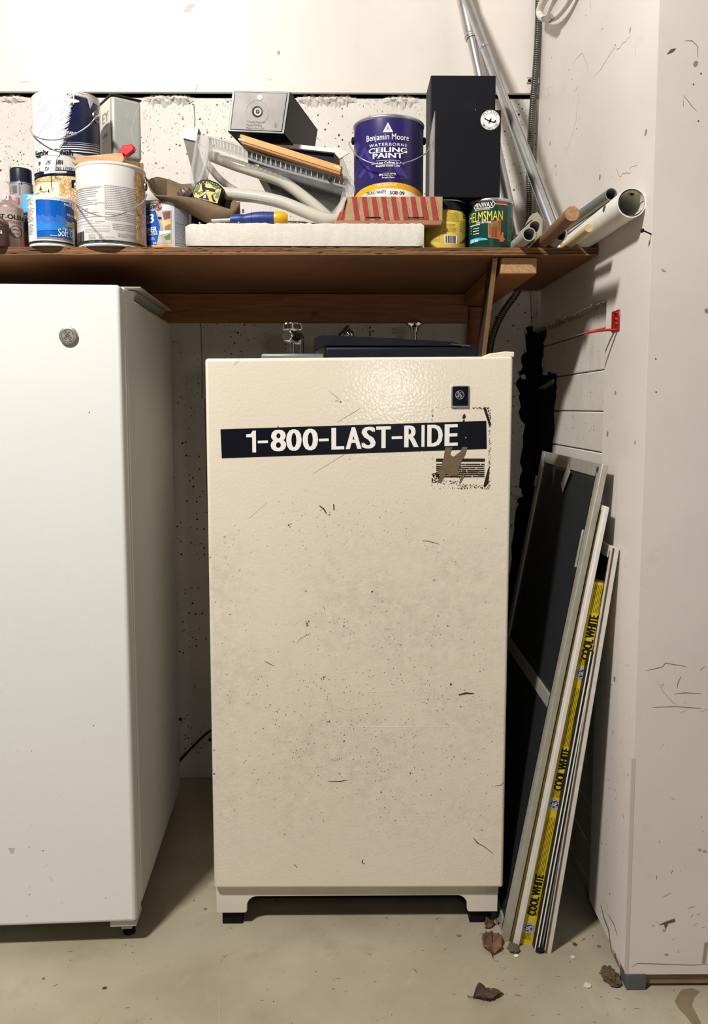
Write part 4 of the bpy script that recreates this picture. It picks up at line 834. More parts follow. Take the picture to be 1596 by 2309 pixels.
# --- wooden tool on the white gallon
wt = thing('wood_handled_scraper', (WHITECAN[0], 1.96, WHITECAN[3]), 'wooden-handled tool with a red tip lying on the white gallon can', 'tool')
wz = WHITECAN[3] + .0005; yy = 1.945
pts = [A(x, y, yy) for x, y in ((163, 355), (161, 362), (168, 367), (192, 364.5), (240, 363), (272, 364), (279, 360), (280, 350), (275, 341), (268, 340), (200, 346), (186, 346.5), (172, 349), (170, 357), (166, 357))]
dz = wz - min(p_.z for p_ in pts); pts = [(p_.x, yy, p_.z + dz) for p_ in pts]
obj('wooden_handle', prism(BM(), pts, (0, .028, 0)), m_wood('turned_beech', '#a97c4c', '#c79a66', (2, 10, 14), .5, False), wt, bevel=.004, seg=3)
pts = [A(x, y, yy) for x, y in ((262, 341), (275, 321), (297, 319), (302, 325), (300, 333), (281, 348), (279, 342))]; pts = [(p_.x, yy + .004, p_.z + dz) for p_ in pts]
obj('red_blade_guard', prism(BM(), pts, (0, .018, 0)), mat('#c8232a', .3), wt, bevel=.0025, seg=2)
obj('hang_hole', tube(BM(), [A(167, 351, yy - .001) + Vector((0, 0, dz)), A(167, 351, yy + .0) + Vector((0, 0, dz))], .0012, 8), BLACK, wt)

# --- quart of primer under the brown tray
Y4 = 2.045; r4 = .0535; z4 = A(378, 452, Y4 - r4).z
t, cx, cy_ = make_can('primer_quart_can', 331, 429, Y4, r4, ZS, z4, 'quart primer can with a blue and photo label under the brown pulp tray', mat('#d5d7d9', .35, .1), STEEL)
p = Print(cy_); p.rect('side_label', mat('#6c7078', .4), 1, (394, 462, 426, 556)); p.fine('fine_print', WS2, 2, (395, 464, 424, 556), 40, .95)
p.poly('blue_field', mat('#1d55b0', .35), 2, [(330, 477), (350, 475), (361, 512), (353, 552), (330, 555)]); p.text('lettering', INK, 2, 'ZINSSER', (318, 465, 352, 474), .02)
for k, (a, b) in enumerate(((.0085, .0068), (.0052, .0036), (.0018, 0))): p.disc('target_logo', RED if k < 2 else INK, 3, (357, 467), a, b)
p.text('lettering', WINK, 3, '123', (322, 485, 347, 505), .03); p.text('lettering', WINK, 3, 'PRIMER', (318, 514, 354, 526), .03); p.text('lettering', WINK, 3, 'SURFACES', (320, 527, 356, 532), .02); p.fine('fine_print', WINK, 3, (338, 535, 351, 542), 3); p.text('lettering', WINK, 3, '33', (346, 546, 353, 551), .02)
p.poly('photo_print', mat('#b8b2a6', .4), 2, [(353, 475), (386, 474), (386, 550), (354, 551), (362, 513)]); p.poly('photo_print', mat('#7a4a4e', .4), 3, [(366, 478), (384, 476), (384, 492), (370, 496)]); p.poly('photo_print', mat('#2a2a2c', .4), 3, [(356, 489), (364, 489), (365, 495), (358, 495)])
p.poly('photo_print', mat('#d9bf5c', .4), 3, [(366, 500), (384, 498), (384, 514), (370, 514)]); p.poly('photo_print', mat('#9c6a52', .4), 4, [(372, 510), (384, 505), (384, 518), (372, 520)]); p.poly('photo_print', mat('#5c7f3c', .4), 3, [(370, 534), (384, 526), (384, 540), (374, 541)]); p.poly('photo_print', mat('#eceae4', .4), 3, [(358, 522), (384, 519), (384, 525), (362, 530)])
p.rect('yellow_band', mat('#d8962c', .4), 2, (336, 553, 386, 558)); p.done(t)

# --- navy box behind the tray, foam block
nb = thing('navy_box', A(430, 540, 2.22), 'dark navy box behind the brown pulp tray and the primer can', 'box')
a, b = A(322, 540, 2.14), A(520, 452, 2.14)
obj('carton', box(BM(), a.x, b.x, 2.14, 2.32, ZS + .0005, b.z - .006), NAVY, nb, bevel=.002); obj('box_lid', box(BM(), a.x - .002, b.x + .002, 2.138, 2.322, b.z - .03, b.z), NAVY, nb, bevel=.002)
fm = thing('foam_block', A(690, 550, 1.96), 'long white foam packing slab on the shelf carrying the clutter', 'foam')
YF = 1.928; a, b = A(418, 530, YF), A(956, 530, YF); ZF = A(700, 503, YF).z; bm = BM(); NX = 60; r = random.Random(11); cols = []
for i in range(NX + 1):
    x = a.x + (b.x - a.x) * i / NX; j = lambda s_=.0012: r.gauss(0, s_); e = .006 if i in (0, NX) else 0; s_ = 1 if i == 0 else -1
    zt_ = ZF + j(.0008) - .003 * max(0, 1 - i / 8)
    cols.append([bm.verts.new((x + s_ * e * .2, YF + j(.0006) + e, ZS + .002)), bm.verts.new((x, YF + j(.0006), ZS + .006 + abs(j(.001)))), bm.verts.new((x, YF + j(.0006), zt_ - .005)), bm.verts.new((x + s_ * e, YF + .004 + j(.0005), zt_)), bm.verts.new((x, YF + .26, zt_)), bm.verts.new((x, YF + .26, ZS + .001))])
for p_, q_ in zip(cols, cols[1:]):
    for k in range(6): bm.faces.new((p_[k], p_[(k + 1) % 6], q_[(k + 1) % 6], q_[k]))
bm.faces.new(cols[0]); bm.faces.new(cols[-1]); obj('foam_slab', bm, FOAM, fm, smooth=50)
for i in range(14):
    x = random.uniform(a.x + .01, b.x - .02); bm = BM(); bmesh.ops.create_icosphere(bm, subdivisions=1, radius=random.uniform(.0012, .0028)); bmesh.ops.translate(bm, verts=bm.verts, vec=(x, YF + random.uniform(.002, .02), ZF + .001)); obj('foam_crumb', bm, FOAM, fm)

# --- brown moulded tray with things in it
tray = thing('pulp_tray', A(440, 460, 2.0), 'brown moulded boat-shaped tray tilted over the primer can', 'tray')
def samp(pts, n):
    P_ = [Vector((p[0], p[1])) for p in pts]; L = [0]
    for a_, b_ in zip(P_, P_[1:]): L.append(L[-1] + (b_ - a_).length)
    out = []; j = 0
    for i in range(n + 1):
        s_ = L[-1] * i / n
        while j < len(P_) - 2 and L[j + 1] < s_: j += 1
        out.append(P_[j].lerp(P_[j + 1], (s_ - L[j]) / max(L[j + 1] - L[j], 1e-6)))
    return out
ft = samp([(332, 409), (340, 430), (352, 442), (375, 441.5), (399, 441), (447, 448), (475, 457), (503, 467), (526, 474), (534, 458), (541, 455)], 40)
fbm = samp([(333, 411), (345, 436), (365, 448), (390, 458), (435, 478), (480, 503), (497, 509), (515, 507), (527, 502), (537, 492), (541, 480)], 40)
bt = samp([(332, 408), (341, 402), (354, 398), (390, 408), (408, 416), (440, 414), (480, 416), (503, 428), (520, 443), (532, 455), (540, 456)], 40)
bm = BM(); rows = []
for i in range(41):
    f_, m_, k_ = ft[i], fbm[i], bt[i]; e = min(i, 40 - i) / 40
    yf, ym, yk_ = 1.975, 1.995, 2.0 + .10 * min(1, e * 5)
    a_, b_, c_ = A(f_.x, f_.y, yf), A(m_.x, m_.y, ym), A(k_.x, k_.y, yk_)
    d_ = Vector((c_.x, yk_ - .02, b_.z + .010)); rows.append([bm.verts.new(v) for v in (a_, a_.lerp(b_, .5) + Vector((0, -.004, 0)), b_, (b_ + d_) / 2 + Vector((0, 0, -.004)), d_, c_)])
for p_, q_ in zip(rows, rows[1:]):
    for k in range(5): bm.faces.new((p_[k], p_[k + 1], q_[k + 1], q_[k]))
o = obj('tray_shell', bm, mat('#6f5b45', .75, var=.1, scale=80), tray, smooth=60); sm = o.modifiers.new('thick', 'SOLIDIFY'); sm.thickness = .0028; sm.offset = 0
sd = thing('printed_souvenir', A(466, 430, 2.02), 'yellow and green souvenir printed with a leaping stag, sitting in the brown tray', 'souvenir')
q = [(433, 446), (434, 428), (441, 414), (452, 405), (470, 404), (490, 412), (502, 424), (503, 430), (492, 462)]
YM = 2.01; pm = Pln(A(466, 430, YM), Vector((1, 0, -.08)), (0.08, .10, 1)); bm = prism(BM(), [pm.pt(*pm.uv(*p), 0) for p in q], (.006, .045, 0)); obj('souvenir_body', bm, BLACK, sd, bevel=.003, seg=2)
p = Print(Pln(pm.pt(0, 0, .0003), pm.U, pm.V)); YL, GR = mat('#c9b458', .35, var=.1), mat('#3f6328', .4, var=.3, scale=200)
p.poly('printed_face', YL, 1, [(436, 444), (437, 429), (443, 417), (453, 409), (470, 408), (488, 415), (499, 426), (490, 459)])
for g in ([(437, 436), (438, 426), (444, 418), (452, 414), (450, 426), (444, 434)], [(472, 411), (484, 415), (495, 424), (496, 428), (480, 422)], [(488, 436), (496, 430), (492, 448), (484, 446)]): p.poly('printed_leaves', GR, 2, g)
for w_ in ([(455, 424), (460, 420), (468, 424), (480, 425), (486, 428), (484, 433), (470, 431), (458, 432)], [(454, 418), (458, 412), (463, 417), (461, 424), (456, 424)], [(448, 446), (465, 436), (472, 452)], [(476, 442), (480, 438), (482, 448), (488, 456), (480, 454)]): p.poly('stag_print', INK, 3, w_)
for l_ in ([(457, 413), (453, 408)], [(460, 413), (465, 409), (467, 410)], [(458, 431), (449, 434), (441, 432)], [(462, 431), (452, 437), (444, 437)], [(484, 428), (490, 424), (495, 420)], [(482, 432), (488, 436), (480, 438)], [(436, 444), (440, 432), (452, 440)], [(437, 445), (455, 452)]): p.line('stag_print', INK, 3, l_, .0011)
p.poly('white_print', WINK, 4, [(464, 429), (472, 430), (472, 431.5), (464, 431)]); p.poly('white_print', WINK, 4, [(460, 441), (464, 439), (464, 447), (458, 446)])
for i, ch in enumerate('VERMONT'):
    ang = -.35 + i * .155; x = 446 + i * 8.3; y = 410.5 + (i - 2) ** 2 * .75; p.text('lettering', INK, 4, ch, (x - 3, y - 3.6, x + 3, y + 3.4), .05)
p.done(sd)
cb_ = thing('crumpled_pouch', A(418, 440, 2.02), 'small crumpled brown and grey pouch at the left of the stag souvenir in the tray', 'pouch')
bm = BM(); bmesh.ops.create_icosphere(bm, subdivisions=3, radius=.0175)
for v in bm.verts:
    k = 1 + .18 * math.sin(v.co.x * 400 + 1) * math.cos(v.co.z * 350) + random.gauss(0, .03); v.co = v.co * k + A(418, 438, 2.015)
obj('pouch_body', bm, mat('#6d625a', .3, .3, .5, 50, .003), cb_, smooth=50)

# --- blue and yellow trowel handle on the foam
th_ = thing('trowel', A(590, 495, 1.96), 'trowel with a blue grip and yellow end cap lying on the foam slab', 'trowel')
YT = 1.958; px_ = [520, 540, 552, 560, 575, 590, 610, 622]; cyp = [496, 495.5, 495, 494.5, 493.5, 493, 493, 493]; rr = [.011, .0125, .0115, .013, .0150, .0158, .0155, .0150]
pts = [A(a_, b_, YT) for a_, b_ in zip(px_, cyp)]; dz = ZF + .0165 - pts[-1].z; pts = [p_ + Vector((0, 0, dz)) for p_ in pts]
sp_ = cr(pts, 4); rs = [rr[min(int(i / 4), 7)] * (1 - (i % 4) / 4) + rr[min(int(i / 4) + 1, 7)] * ((i % 4) / 4) for i in range(len(sp_))]
obj('blue_grip', tube(BM(), sp_, rs, 20), mat('#1b3577', .45, var=.08), th_, smooth=60)
for x in (567, 586, 604):
    c = A(x, 493.5, YT) + Vector((0, 0, dz)); obj('grip_groove', tube(BM(), [c, c + Vector((.0012, 0, 0))], .0160 if x > 570 else .0148, 20), mat('#16306f', .5), th_)
p_ = [A(x, 493, YT) + Vector((0, 0, dz)) for x in (617, 622, 634, 642, 648)]; obj('yellow_end_cap', tube(BM(), p_, [.0148, .0164, .0164, .0142, .0105], 20), mat('#cfa018', .4), th_, smooth=50)
a_ = pts[0]; obj('tang', tube(BM(), [a_ + Vector((-.045, .01, .0)), a_], .004, 8), STEEL, th_)

# --- clear acrylic sheets lying at the bottom of the clutter
ac = thing('acrylic_sheets', A(670, 495, 2.05), 'stack of thin clear acrylic strips on the foam slab behind the trowel', 'plastic sheets')
for k in range(5):
    y0 = 2.00 + .016 * k; a_, b_ = A(540 - 2 * k, 500, y0), A(768 - 4 * k, 500, y0); zz_ = ZF + .003 + .0058 * k
    bm = hexa(BM(), [(a_.x, y0, zz_ + .012), (b_.x, y0, zz_), (b_.x, y0 + .10, zz_), (a_.x, y0 + .10, zz_ + .012), (a_.x, y0, zz_ + .0155), (b_.x, y0, zz_ + .0035), (b_.x, y0 + .10, zz_ + .0035), (a_.x, y0 + .10, zz_ + .0155)])
    obj('sheet', bm, [mat('#b9b7ae', .25), mat('#8b8a82', .3)][k % 2], ac)
obj('sheet_support', box(BM(), A(560, 500, 2.0).x, A(770, 500, 2.0).x, 2.07, 2.17, ZF + .0005, ZF + .012), CLEAR, ac)

# --- grey panel with pale edge strip
gp = thing('leaning_glossy_sheet', A(670, 430, 2.12), 'dark grey glossy panel with a pale edge strip leaning behind the clear plastic drawer', 'panel')
YP = 2.088; q = [(570, 372), (700, 398), (772, 425), (775, 440), (748, 492), (690, 470), (612, 446), (604, 440)]
obj('panel_sheet', prism(BM(), [A(x, y, YP) for x, y in q], (0, .006, 0)), mat('#5b5c5c', .25, var=.25, scale=25), gp)
q = [(566, 371), (583, 371), (620, 446), (603, 441)]; obj('edge_strip', prism(BM(), [A(x, y, YP - .004) for x, y in q], (0, .012, 0)), mat('#b5b0a3', .5), gp, bevel=.001)
p = Print(Pln((0, YP - .0003, 0), (1, 0, 0), (0, 0, 1)))
for _ in range(16): x, y = random.uniform(620, 740), random.uniform(415, 465); p.line('surface_scratch', mat('#8b8b88', .4), 1, [(x, y), (x + random.uniform(8, 22), y + random.uniform(-3, 3))], .0006, taper=True)
p.done(gp)

# --- milky flat hoses
def hose(name, pts, r, flat, label, Y0=2.05):
    t = thing(name, A(pts[len(pts) // 2][0], pts[len(pts) // 2][1], Y0), label, 'hose', 'milky plastic hoses among the clutter')
    P_ = cr([A(x, y, Y0 + (d[0] if d else 0)) for x, y, *d in pts], 7); obj('tube_wall', tube(BM(), P_, r, 18, flat=flat), FROST if 'upper' not in name else FROST, t, smooth=70); return t
hose('milky_hose', [(478, 352, .02), (530, 372, .0), (590, 392, -.01), (640, 412, -.01), (680, 440, -.015), (715, 468, -.02), (742, 492, -.02)], .0175, .8, 'milky flat hose running diagonally under the clear ruler-like rail', 2.068)
hose('milky_hose', [(505, 436, .0), (545, 440, -.01), (590, 446, -.02), (640, 458, -.03), (690, 478, -.04), (735, 494, -.04), (756, 496, -.03)], .0185, .8, 'milky hose lying lowest, just above the trowel handle', 2.045)
hose('milky_hose', [(472, 376, .02), (490, 398, .02), (515, 420, .03), (548, 440, .04)], .0150, .6, 'short greyish hose dropping from the clear bracket to the low hose', 2.09)

# --- white folded bracket, clear drawer frame
fbk = thing('white_folded_card', A(432, 300, 2.06), 'white folded card corner sticking up behind the clear plastic bracket', 'card')
q = [A(418, 284, 2.06), A(447, 289, 2.06), A(442, 318, 2.06), A(413, 311, 2.06)]; obj('front_fold', prism(BM(), q, (0, .002, 0)), mat('#f3f3f3', .4), fbk)
q = [A(447, 289, 2.0605), A(452, 300, 2.10), A(446, 325, 2.10), A(442, 318, 2.0605)]; obj('side_fold', prism(BM(), q, (.001, .001, 0)), mat('#77756f', .6), fbk)
q = [A(413, 311, 2.0625), A(442, 318, 2.0625), A(468, 400, 2.10), A(486, 440, 2.12), A(440, 420, 2.12), A(430, 375, 2.10)]; obj('under_fold', prism(BM(), q, (0, .002, 0)), mat('#a3a19b', .6), fbk)
cdw = thing('clear_plastic_drawer', A(620, 400, 2.02), 'clear plastic drawer frame with a ruler-like ribbed rail and rounded bracket, atop the foam', 'plastic drawer')
lp_ = [A(x, y, 2.03) for x, y in ((472, 308), (468, 340), (460, 380), (448, 412), (440, 420), (434, 412), (434, 385), (440, 345), (445, 305))]
obj('bracket_rim', tube(BM(), cr(lp_, 6), .0042, 10), CLEAR, cdw, smooth=70)
lp2 = [A(x, y, 2.045) for x, y in ((476, 312), (474, 345), (468, 385), (458, 420))]; obj('bracket_rim', tube(BM(), cr(lp2, 6), .0050, 10), CLEAR, cdw, smooth=70)
obj('bracket_web', prism(BM(), [A(x, y, 2.036) for x, y in ((445, 303), (472, 308), (466, 370), (452, 410), (438, 414), (435, 385), (440, 340))], (0, .0015, 0)), m_clear('thin_clear_sheet', '#b5b6b3', .28), cdw)
ra = [(470, 309), (520, 322), (600, 352), (690, 378), (785, 402)]; rb_ = [(472, 330), (520, 344), (600, 372), (690, 398), (780, 422)]
obj('upper_rail', tube(BM(), cr([A(x, y, 2.02) for x, y in ra], 6), .0030, 8), CLEAR, cdw, smooth=70); obj('lower_rail', tube(BM(), cr([A(x, y, 2.02) for x, y in rb_], 6), .0030, 8), CLEAR, cdw, smooth=70)
bm = BM(); prism(bm, [A(x, y, 2.024) for x, y in ra + rb_[::-1]], (0, .0015, 0)); obj('rail_web', bm, m_clear('thin_clear_sheet2', '#8e8f8c', .30), cdw)
RA, RB = cr([A(x, y, 2.0185) for x, y in ra], 8), cr([A(x, y, 2.0185) for x, y in rb_], 8)
for i in range(2, len(RA) - 1, 1):
    if i % 1 == 0: obj('rail_rib', tube(BM(), [RA[i].lerp(RB[i], .12), RA[i].lerp(RB[i], .78)], .0009, 6), mat('#d6d7d2', .3), cdw)
obj('corner_post', tube(BM(), cr([A(x, y, 2.02) for x, y in ((786, 400), (797, 428), (786, 452), (765, 478), (745, 494), (725, 495), (708, 486))], 6), .0052, 10), CLEAR, cdw, smooth=70)
obj('corner_web', prism(BM(), [A(x, y, 2.03) for x, y in ((770, 402), (790, 405), (796, 430), (778, 462), (750, 492), (742, 488), (766, 455), (772, 430))], (0, .0015, 0)), m_clear('thin_clear_sheet3', '#aeb0ac', .35), cdw)
obj('latch_hole', tube(BM(), [A(744, 406, 2.0140), A(744, 406, 2.0140) + Vector((0, -.001, 0))], .0048, 14), INK, cdw)
wr_ = thing('bent_wire', A(793, 430, 2.05), 'bent grey wire between the clear drawer and the ceiling paint can', 'wire')
obj('wire_loop', tube(BM(), cr([A(x, y, 2.05) for x, y in ((787, 413), (795, 420), (796, 428), (787, 450), (782, 470), (778, 494))], 5), .0013, 6), DULL, wr_, smooth=70)

# --- open white and navy box, wood slat, black plastic box
ob_ = thing('open_box', A(670, 360, 2.2), 'white-topped navy box with a torn open flap, under the black plastic box', 'box')
YO = 2.10; hz_ = [A(548, 318, YO), A(752, 340, YO), A(760, 402, YO), A(552, 372, YO)]
bm = prism(BM(), [A(560, 372, YO), A(762, 405, YO), A(753, 342, YO), A(556, 322, YO)], (.02, .17, 0)); obj('box_body', bm, mat('#141a2c', .5), ob_)
bm = prism(BM(), [A(552, 321, YO - .012), A(754, 344, YO - .012), A(752, 335, YO - .012), A(556, 312, YO - .012)], (.02, .20, 0)); obj('white_top_flap', bm, WHITEP, ob_)
q = [A(753, 330, YO - .014), A(787, 345, YO - .02), A(765, 358, YO - .02), A(752, 341, YO - .014)]; obj('torn_flap', prism(BM(), q, (.001, .003, 0)), mat('#cfc9bd', .6), ob_)
q = [A(752, 344, YO - .012), A(768, 360, YO - .012), A(772, 385, YO - .012), A(755, 375, YO - .012)]; obj('side_flap', prism(BM(), q, (.002, .04, 0)), mat('#3d2424', .7), ob_)
q = [A(766, 356, YO - .018), A(772, 355, YO - .018), A(789, 402, YO - .018), A(790, 420, YO - .018), A(778, 405, YO - .018), A(766, 380, YO - .018)]; obj('hanging_flap', prism(BM(), q, (.001, .004, 0)), mat('#a9a497', .6), ob_)
sl_ = thing('wooden_slat', A(655, 350, 2.03), 'varnished wooden slat with notched ends resting on the clear plastic rail', 'slat')
YL_ = 1.998; q = [(541, 303), (537, 317), (766, 392), (771, 381), (769, 376)]
q = [A(x, y, YL_) for x, y in ((542, 302), (770, 374), (767, 388), (537, 316))]; obj('slat_board', prism(BM(), q, (.003, .016, -.001)), SLAT, sl_, bevel=.0012)
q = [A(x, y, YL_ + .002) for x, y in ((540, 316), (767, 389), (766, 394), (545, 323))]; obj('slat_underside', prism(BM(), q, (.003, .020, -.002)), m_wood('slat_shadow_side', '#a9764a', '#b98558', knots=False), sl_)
for q in ([(538, 311), (552, 313), (551, 318), (537, 315)], [(754, 372), (769, 377), (768, 382), (753, 377)]): obj('end_notch', prism(BM(), [A(x, y, YL_ - .0006) for x, y in q], (0, .001, 0)), mat('#e0cda6', .6), sl_)
for q in ([(539, 309), (545, 311), (545, 312), (538, 311)], [(766, 375), (771, 377), (771, 378), (766, 377)]): obj('notch_slot', prism(BM(), [A(x, y, YL_ - .0008) for x, y in q], (0, .001, 0)), BLACKM, sl_)
bb = thing('black_plastic_box', A(590, 250, 2.1), 'black plastic box lying with its silver plug end toward us, on the clutter pile', 'box')
YU = 2.03; U4 = [A(513, 297, YU), A(641, 303, YU), A(655, 207, YU), A(524, 203, YU)]
dU = Vector((.058, .19, -.024)); bm = hexa(BM(), [U4[0], U4[1], U4[1] + dU, U4[0] + dU, U4[3], U4[2], U4[2] + dU, U4[3] + dU]); obj('box_shell', bm, mat('#15171b', .35, var=.1), bb, bevel=.0015)
def quad_in(Q, f, y): c_ = sum(Q, Vector()) / 4; return [Vector((c_.x + (p.x - c_.x) * f, c_.y - (y), c_.z + (p.z - c_.z) * f)) for p in Q]
cU = sum(U4, Vector()) / 4
obj('silver_rim', prism(BM(), quad_in(U4, .985, .001), (0, -.0015, 0)), mat('#a9aaa8', .3, .6), bb, bevel=.0006)
obj('rim_gap', prism(BM(), quad_in(U4, .91, .0026), (0, -.0003, 0)), BLACKM, bb)
pan = obj('silver_base_plate', prism(BM(), quad_in(U4, .885, .003), (0, -.0008, 0)), mat('#97928f', .5, .2, .15, 14), bb)
pU = Pln((0, YU - .0040, 0), (1, 0, 0), (0, 0, 1)); p = Print(pU)
p.disc('dished_ring', mat('#8f8a87', .35, .5), 1, (580, 253), .0275, .0262); p.disc('button_face', mat('#e9e7e6', .3), 1, (585.5, 219), .0062); p.disc('button_face', mat('#7f7b79', .4), 1, (585.5, 219), .0068, .0062)
p.disc('plug_face', INK, 2, (580, 252), .0125, n=36); p.disc('plug_face', mat('#b9b6b2', .3), 3, (581, 252), .0092); p.disc('plug_face', INK, 4, (581, 252), .0046); p.disc('plug_face', DULL, 5, (581, 252), .0022)
TL_ = mat('#5e5a58', .5)
p.text('lettering', TL_, 1, 'Tri-Lock Temp Urn', (557, 272, 598, 278), .0, shear=-.03); p.text('lettering', TL_, 1, 'Patent Pending', (556, 279.5, 590, 285), .0, shear=-.03); p.text('lettering', TL_, 1, 'Made in the U.S.A.', (555, 286, 596, 291), .0, shear=-.03)
u, v = p.mp.uv(622, 279); p.line('lettering', TL_, 1, [(u - .0034, v - .003), (u, v + .0034), (u + .0034, v - .003), (u - .0034, v - .003)], .0008, True); p.text('lettering', TL_, 1, 'PP', (619, 284.5, 624, 288), 0)
p.done(bb)

# --- striped tray-box and the ceiling paint gallon
sb = thing('striped_food_box', A(885, 470, 2.0), 'red and kraft striped cardboard food box under the purple paint can', 'box')
YS_ = 1.952; zt_ = A(890, 443, YS_).z; zb_ = ZF + .001; x0t, x1t = A(783, 443, YS_).x, A(998, 445, YS_).x; x0b, x1b = A(752, 503, YS_).x, A(998, 490, YS_).x
bm = hexa(BM(), [(x0b, YS_, zb_), (x1b, YS_ + .004, zb_), (x1b, YS_ + .19, zb_), (x0b - .01, YS_ + .19, zb_), (x0t, YS_, zt_), (x1t, YS_, zt_), (x1t, YS_ + .19, zt_), (x0t, YS_ + .19, zt_)])
bx_ = obj('carton', bm, KRAFT, sb, bevel=.001)
pS = Pln((0, YS_ - .0003, 0), (1, 0, 0), (0, 0, 1)); p = Print(pS); RS = mat('#99332f', .7, var=.12, scale=90)
slope = 14
for k in range(12):
    x = 790 + k * 22.0 - 22; 
    if x < 783 or x > 980: continue
    p.poly('red_stripe', RS, 1, [(x + 3, 443.6), (x + 14, 443.6), (min(x + 22, 996), 496), (min(x + 10, 996), 496)])
    u, v = p.mp.uv(min(x + 20, 996), 446)
    for j in range(9): uu, vv = p.mp.uv(min(x + 18 + j * .8, 995), 448 + j * 5.4); p.disc('dotted_stripe', mat('#6e3b30', .7), 2, (uu, vv), .0007, uv=True, n=6)
for x0, x1 in ((783, 764), (770, 757)): p.poly('red_stripe', RS, 1, [(x0 - 3, 452 if x0 == 783 else 478), (x0, 452 if x0 == 783 else 478), (x1 + 5, 500), (x1, 500)])
p.poly('red_stripe', RS, 1, [(781, 446), (783, 446), (775, 500), (770, 500)]); 
for b in ((825, 489, 858, 491.5), (919, 489.5, 956, 492)): p.rect('die_cut_slot', BLACKM, 3, b)
p.done(sb)
obj('bottom_fold', hexa(BM(), [(x0b + .004, YS_ - .0012, zb_ - .0004), (x1b - .004, YS_ - .0012, zb_ + .001), (x1b - .004, YS_ + .002, zb_ + .001), (x0b + .004, YS_ + .002, zb_ - .0004), (x0b + .006, YS_ - .002, zb_ + .010), (x1b, YS_ - .002, zb_ + .011), (x1b, YS_ + .002, zb_ + .011), (x0b + .006, YS_ + .002, zb_ + .010)]), mat('#9d6f55', .75, var=.15), sb)
Y5 = 2.045; r5 = .0835; z5 = A(876, 257, Y5 - r5).z
t, cx, cy_ = make_can('ceiling_paint_gallon', 798, 953, Y5, r5, zt_ + .0008, z5, 'purple gallon can of ceiling paint with a yellow band, standing on the striped box', mat('#2e2762', .28, var=.05), STEEL)
p = Print(cy_); PU2 = mat('#41387c', .28, var=.03); YB_ = mat('#e3a91f', .3)
lz_ = [(-r5 * 1.5 + i * r5 * 3 / 20) for i in range(21)]
zc = lambda u, z_, k: z_ - k * (u / r5) ** 2
zy = A(876, 420, Y5 - r5).z; zw = A(876, 428, Y5 - r5).z
# curved yellow band and white foot of the label
p.raw('yellow_band', YB_, 1, [(u, zc(u, zy + .009, .010)) for u in lz_] + [(u, zc(u, zw + .003, .012)) for u in lz_], [(i, i + 1, 22 + i, 21 + i) for i in range(20)])
p.raw('label_foot', mat('#f0eeea', .3), 2, [(u, zc(u, zw + .003, .012)) for u in lz_] + [(u, zt_ + .0022) for u in lz_], [(i, i + 1, 22 + i, 21 + i) for i in range(20)])
for tri in ([(806, 368), (822, 330), (846, 372), (838, 372), (822, 344), (812, 368)], [(806, 400), (830, 372), (844, 398), (838, 404), (828, 384), (812, 404)], [(812, 330), (800, 360), (800, 340), (806, 318)], [(880, 345), (921, 404), (903, 404), (874, 356)]): p.poly('label_triangle', PU2, 1, tri)
tri_logo(p, 'lettering', WINK, 2, (874.5, 288), .0235)
p.text('lettering', WINK, 2, 'Benjamin Moore', (827, 301, 921, 319), .011); p.text('lettering', WS2, 2, 'WATERBORNE', (833, 322, 917, 329), .02, space=1.3)
p.text('lettering', WINK, 2, 'CEILING', (832, 332, 917, 343), .03); p.text('lettering', WINK, 2, 'PAINT', (841, 344.5, 908, 356), .03)
p.rect('lettering', WS2, 2, (848, 361, 901, 361.8)); p.text('lettering', WINK, 2, 'Use Less Ceilings in Any', (838, 364, 912, 370), .015); p.text('lettering', WINK, 2, 'Benjamin Moore Color', (848, 371, 902, 377), .015)
p.text('lettering', WINK, 2, 'INTERIOR', (855, 390, 893, 396), .02, space=1.1); p.text('lettering', WINK, 2, 'Acrylic Paint', (861, 398, 889, 403), .01)
p.text('lettering', WINK, 3, 'ULTRA FLAT', (853, 414, 896, 419.5), .012, space=1.1); p.text('lettering', INK, 3, 'CEILING WHITE', (825, 430.5, 870, 438), .012); p.rect('lettering', WS2, 3, (874, 428, 874.6, 440)); p.text('lettering', INK, 3, '508 09', (878, 431, 911, 439), .014)
p.done(t)
ez = A(797, 318, Y5).z
bail(t, cx, Y5, r5, ez, [A(792, 317, Y5), A(787, 324, Y5 - .005), A(797, 342, Y5 - .06), A(812, 356, Y5 - .09), A(840, 368, Y5 - .10), (A(880, 371, Y5 - .105)), A(920, 365, Y5 - .10), A(950, 352, Y5 - .07), A(965, 340, Y5 - .02), A(967, 325, Y5), A(960, 318, Y5)], ear=BLACK, er=.0088)

# --- black boxes
K1 = thing('tall_black_box', A(1045, 300, 2.2), 'tall plain black box at the back, rising above the box with the plane sticker', 'box')
a_, b_ = A(970, 300, 2.13), A(1118, 170, 2.13); obj('box_body', box(BM(), a_.x, b_.x, 2.13, 2.25, ZS + .0005, b_.z), mat('#090c14', .55, var=.1), K1, bevel=.002)
p = Print(Pln((0, 2.1297, 0), (1, 0, 0), (0, 0, 1))); p.rect('tape_patch', mat('#1b1f28', .25), 1, (1044, 231, 1074, 252)); p.rect('tape_slot', INK, 2, (1048, 235, 1060, 236)); p.disc('tape_slot', WINK, 2, (1072, 248), .0008); p.done(K1)
K2 = thing('stickered_black_box', A(1055, 345, 2.0), 'black box with a round white plane sticker, standing on two small cans', 'box')
Yb = 1.965; a_, b_ = A(979, 445, Yb), A(1130, 248, Yb)
obj('box_body', box(BM(), a_.x, b_.x, Yb, Yb + .12, a_.z, b_.z), mat('#080a12', .55, var=.1), K2, bevel=.0015)
